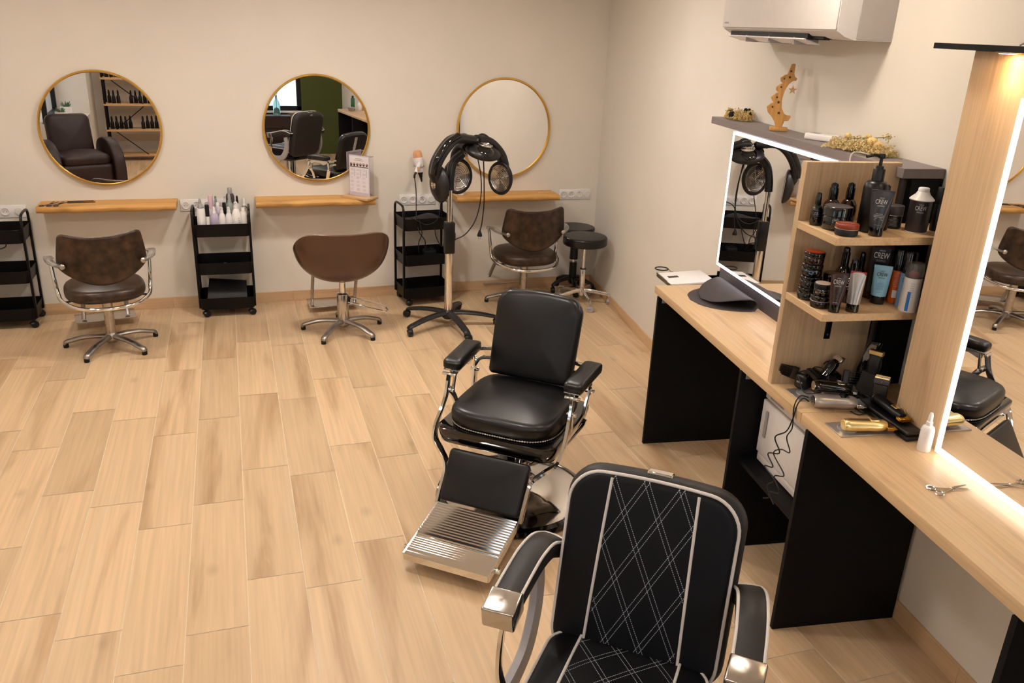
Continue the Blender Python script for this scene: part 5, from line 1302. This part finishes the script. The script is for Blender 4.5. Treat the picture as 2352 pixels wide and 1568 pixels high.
def plant(label,loc,s,seed,pm='white_plastic'):
    t=thing('potted_plant',label,'plant',loc,0,'small pots on the window sill')
    MB().lathe([(.055*s,0),(.062*s,.01),(.066*s,.10*s),(.060*s,.10*s),(.055*s,.085*s),(0,.085*s)],24).build('pot',pm,t)
    rd=random.Random(seed); m=MB()
    for k in range(26):
        a=rd.uniform(0,6.28); r=rd.uniform(.01,.05)*s; h=rd.uniform(.02,.075)*s
        m.tube([(r*.4*math.cos(a),r*.4*math.sin(a),.08*s),(r*math.cos(a),r*math.sin(a),.09*s+h*.7),(r*1.35*math.cos(a),r*1.35*math.sin(a),.09*s+h)],.007*s,6,rads=[.6,1,.2])
    m.build('succulent','succulent',t)
plant('succulent in a white pot on the window sill reflected in the left mirror',(-1.72,-1.56,.7405),1.15,1)
plant('second succulent pot on the same window sill, nearer the glass edge',(-1.74,-1.0,.7405),1.0,2,'cream_lid')
# product shelving along the front wall
RZS=PI
t=thing('shelving','black metal shelving with oak boards reflected in the left mirror','shelf',(-.66,-2.37,0),PI)
for x in (-.62,.62):
    for y in (-.14,.16): MB().box(x-.014,x+.014,y-.014,y+.014,0,2.0).build('upright','black_metal',t)
SZ=(.09,.46,.83,1.20,1.57)
for z in SZ: MB().box(-.64,.64,-.155,.175,z-.028,z,.002,1).build('board','birch',t)
for i,z in enumerate(SZ[:-1]):
    for x in (-.3,.3):
        sg=1 if (i+(x>0))%2 else -1
        MB().tube([(x-.2*sg,-.160,z+.005),(x+.2*sg,-.160,z+.335)],.007,6).build('brace','black_metal',t)
rd=random.Random(11)
ORD=['nearest','second','third','fourth','fifth','sixth','seventh','eighth','ninth','tenth','eleventh','twelfth','thirteenth','fourteenth']
for i,z in enumerate(SZ):
    if i==0: continue
    x=-1.22; cb=cx_=0
    while x<-.12:
        grp='b' if rd.random()<.66 else 'x'; n=rd.choice([3,4,5]) if grp=='b' else rd.choice([1,2])
        for q in range(n):
            if x>-.12 or cb>13 or cx_>13: break
            y=-2.36+rd.uniform(-.03,.05)
            if grp=='b':
                pump_bottle('product_bottle','black bottle, '+ORD[cb]+' from the window on the '+ORD[i]+' board of the mirrored shelving',(x,y,z+.0005),.027,.19,'black_plastic','black_gloss',rz=PI,group='products on the shelving in the mirror'); cb+=1; x+=.062
            else:
                tt=thing('product_box','black carton, '+ORD[cx_]+' from the window on the '+ORD[i]+' board of the mirrored shelving','box',(x+.03,y,z+.0005),PI+.1,'products on the shelving in the mirror'); MB().box(-.05,.05,-.025,.025,0,.16,.002,1).build('carton','black_plastic',tt)
                MB().box(-.03,.03,-.0262,-.025,.06,.08).build('label_strip','grey_plastic',tt); cx_+=1; x+=.118
        x+=rd.uniform(.05,.13)
# low cabinet below the front window with things on it
t=thing('sideboard','dark wood sideboard below the window reflected in the middle mirror','cabinet',(.62,-2.50,0),PI)
MB().box(-.52,.52,-.20,.24,.06,.66,.004,1).build('body','dark_wood',t)
for i in range(3):
    d_=MB().box(-.50,.50,-.218,-.201,.09+.19*i,.27+.19*i,.003,1).build('drawer','dark_wood',t); MB().box(-.08,.08,-.232,-.218,.175+.19*i,.185+.19*i,.002,1).build('handle','black_metal',d_)
t=thing('glass_vase','aqua glass bottle vase with pink pampas on the sideboard, in the middle mirror','vase',(.94,-2.44,.6605),0)
MB().lathe([(.05,0),(.055,.01),(.055,.17),(.045,.20),(.02,.24),(.018,.29),(.022,.30),(.018,.299),(.014,.25),(.04,.195),(.05,.02),(0,.012)],28).build('bottle','aqua_glass',t,sm=60)
rd=random.Random(3)
for k in range(7):
    a=rd.uniform(-1,1); b_=rd.uniform(-.6,.6)
    m=MB(); m.tube(cr([(0,0,.05),(.01*a,.01*b_,.28),(.06*a,.04*b_,.42),(.13*a,.08*b_,.52)],4),.002,5); s_=m.build('stalk','stem',t)
    MB().tube(cr([(.05*a,.035*b_,.40),(.10*a,.06*b_,.47),(.15*a,.09*b_,.55)],4),.016,8,rads=[.4]+[1]*6+[.8,.2]).build('plume','pampas',s_)
for i,(x,l,h) in enumerate(((.25,'black towel stack on the sideboard under the window',.09),(.48,'low black tool case on the sideboard beside the vase',.06))):
    t=thing('tool_case' if i else 'towel_stack',l,'case' if i else 'towels',(x,-2.50,.6605),0); MB().box(-.09,.09,-.09,.09,0,h,.015,3).build('body','soft_black',t); MB().box(-.03,.03,.088,.093,h*.3,h*.6,.002,1).build('tag','white_warm',t)
# things on the near end of the counter, seen in the middle mirror
t=thing('bowl','small grey metal bowl on the near end of the counter','bowl',UV(5.98,.42,ZC+.0005),0); MB().lathe([(.03,0),(.035,.003),(.055,.05),(.058,.052),(.052,.05),(.03,.008),(0,.006)],28).build('bowl','grey_plastic',t)
pump_bottle('oil_bottle','green glass bottle on the near end of the counter',UV(6.10,.36,ZC+.0005),.028,.20,'green_glass','black_plastic',rz=0,kind='disc')
pump_bottle('soap_bottle','white pump bottle on the near end of the counter',UV(6.05,.27,ZC+.0005),.035,.19,'white_plastic','white_plastic',rz=0)
panel(6.285,.52,'black end panel at the viewer end of the counter')
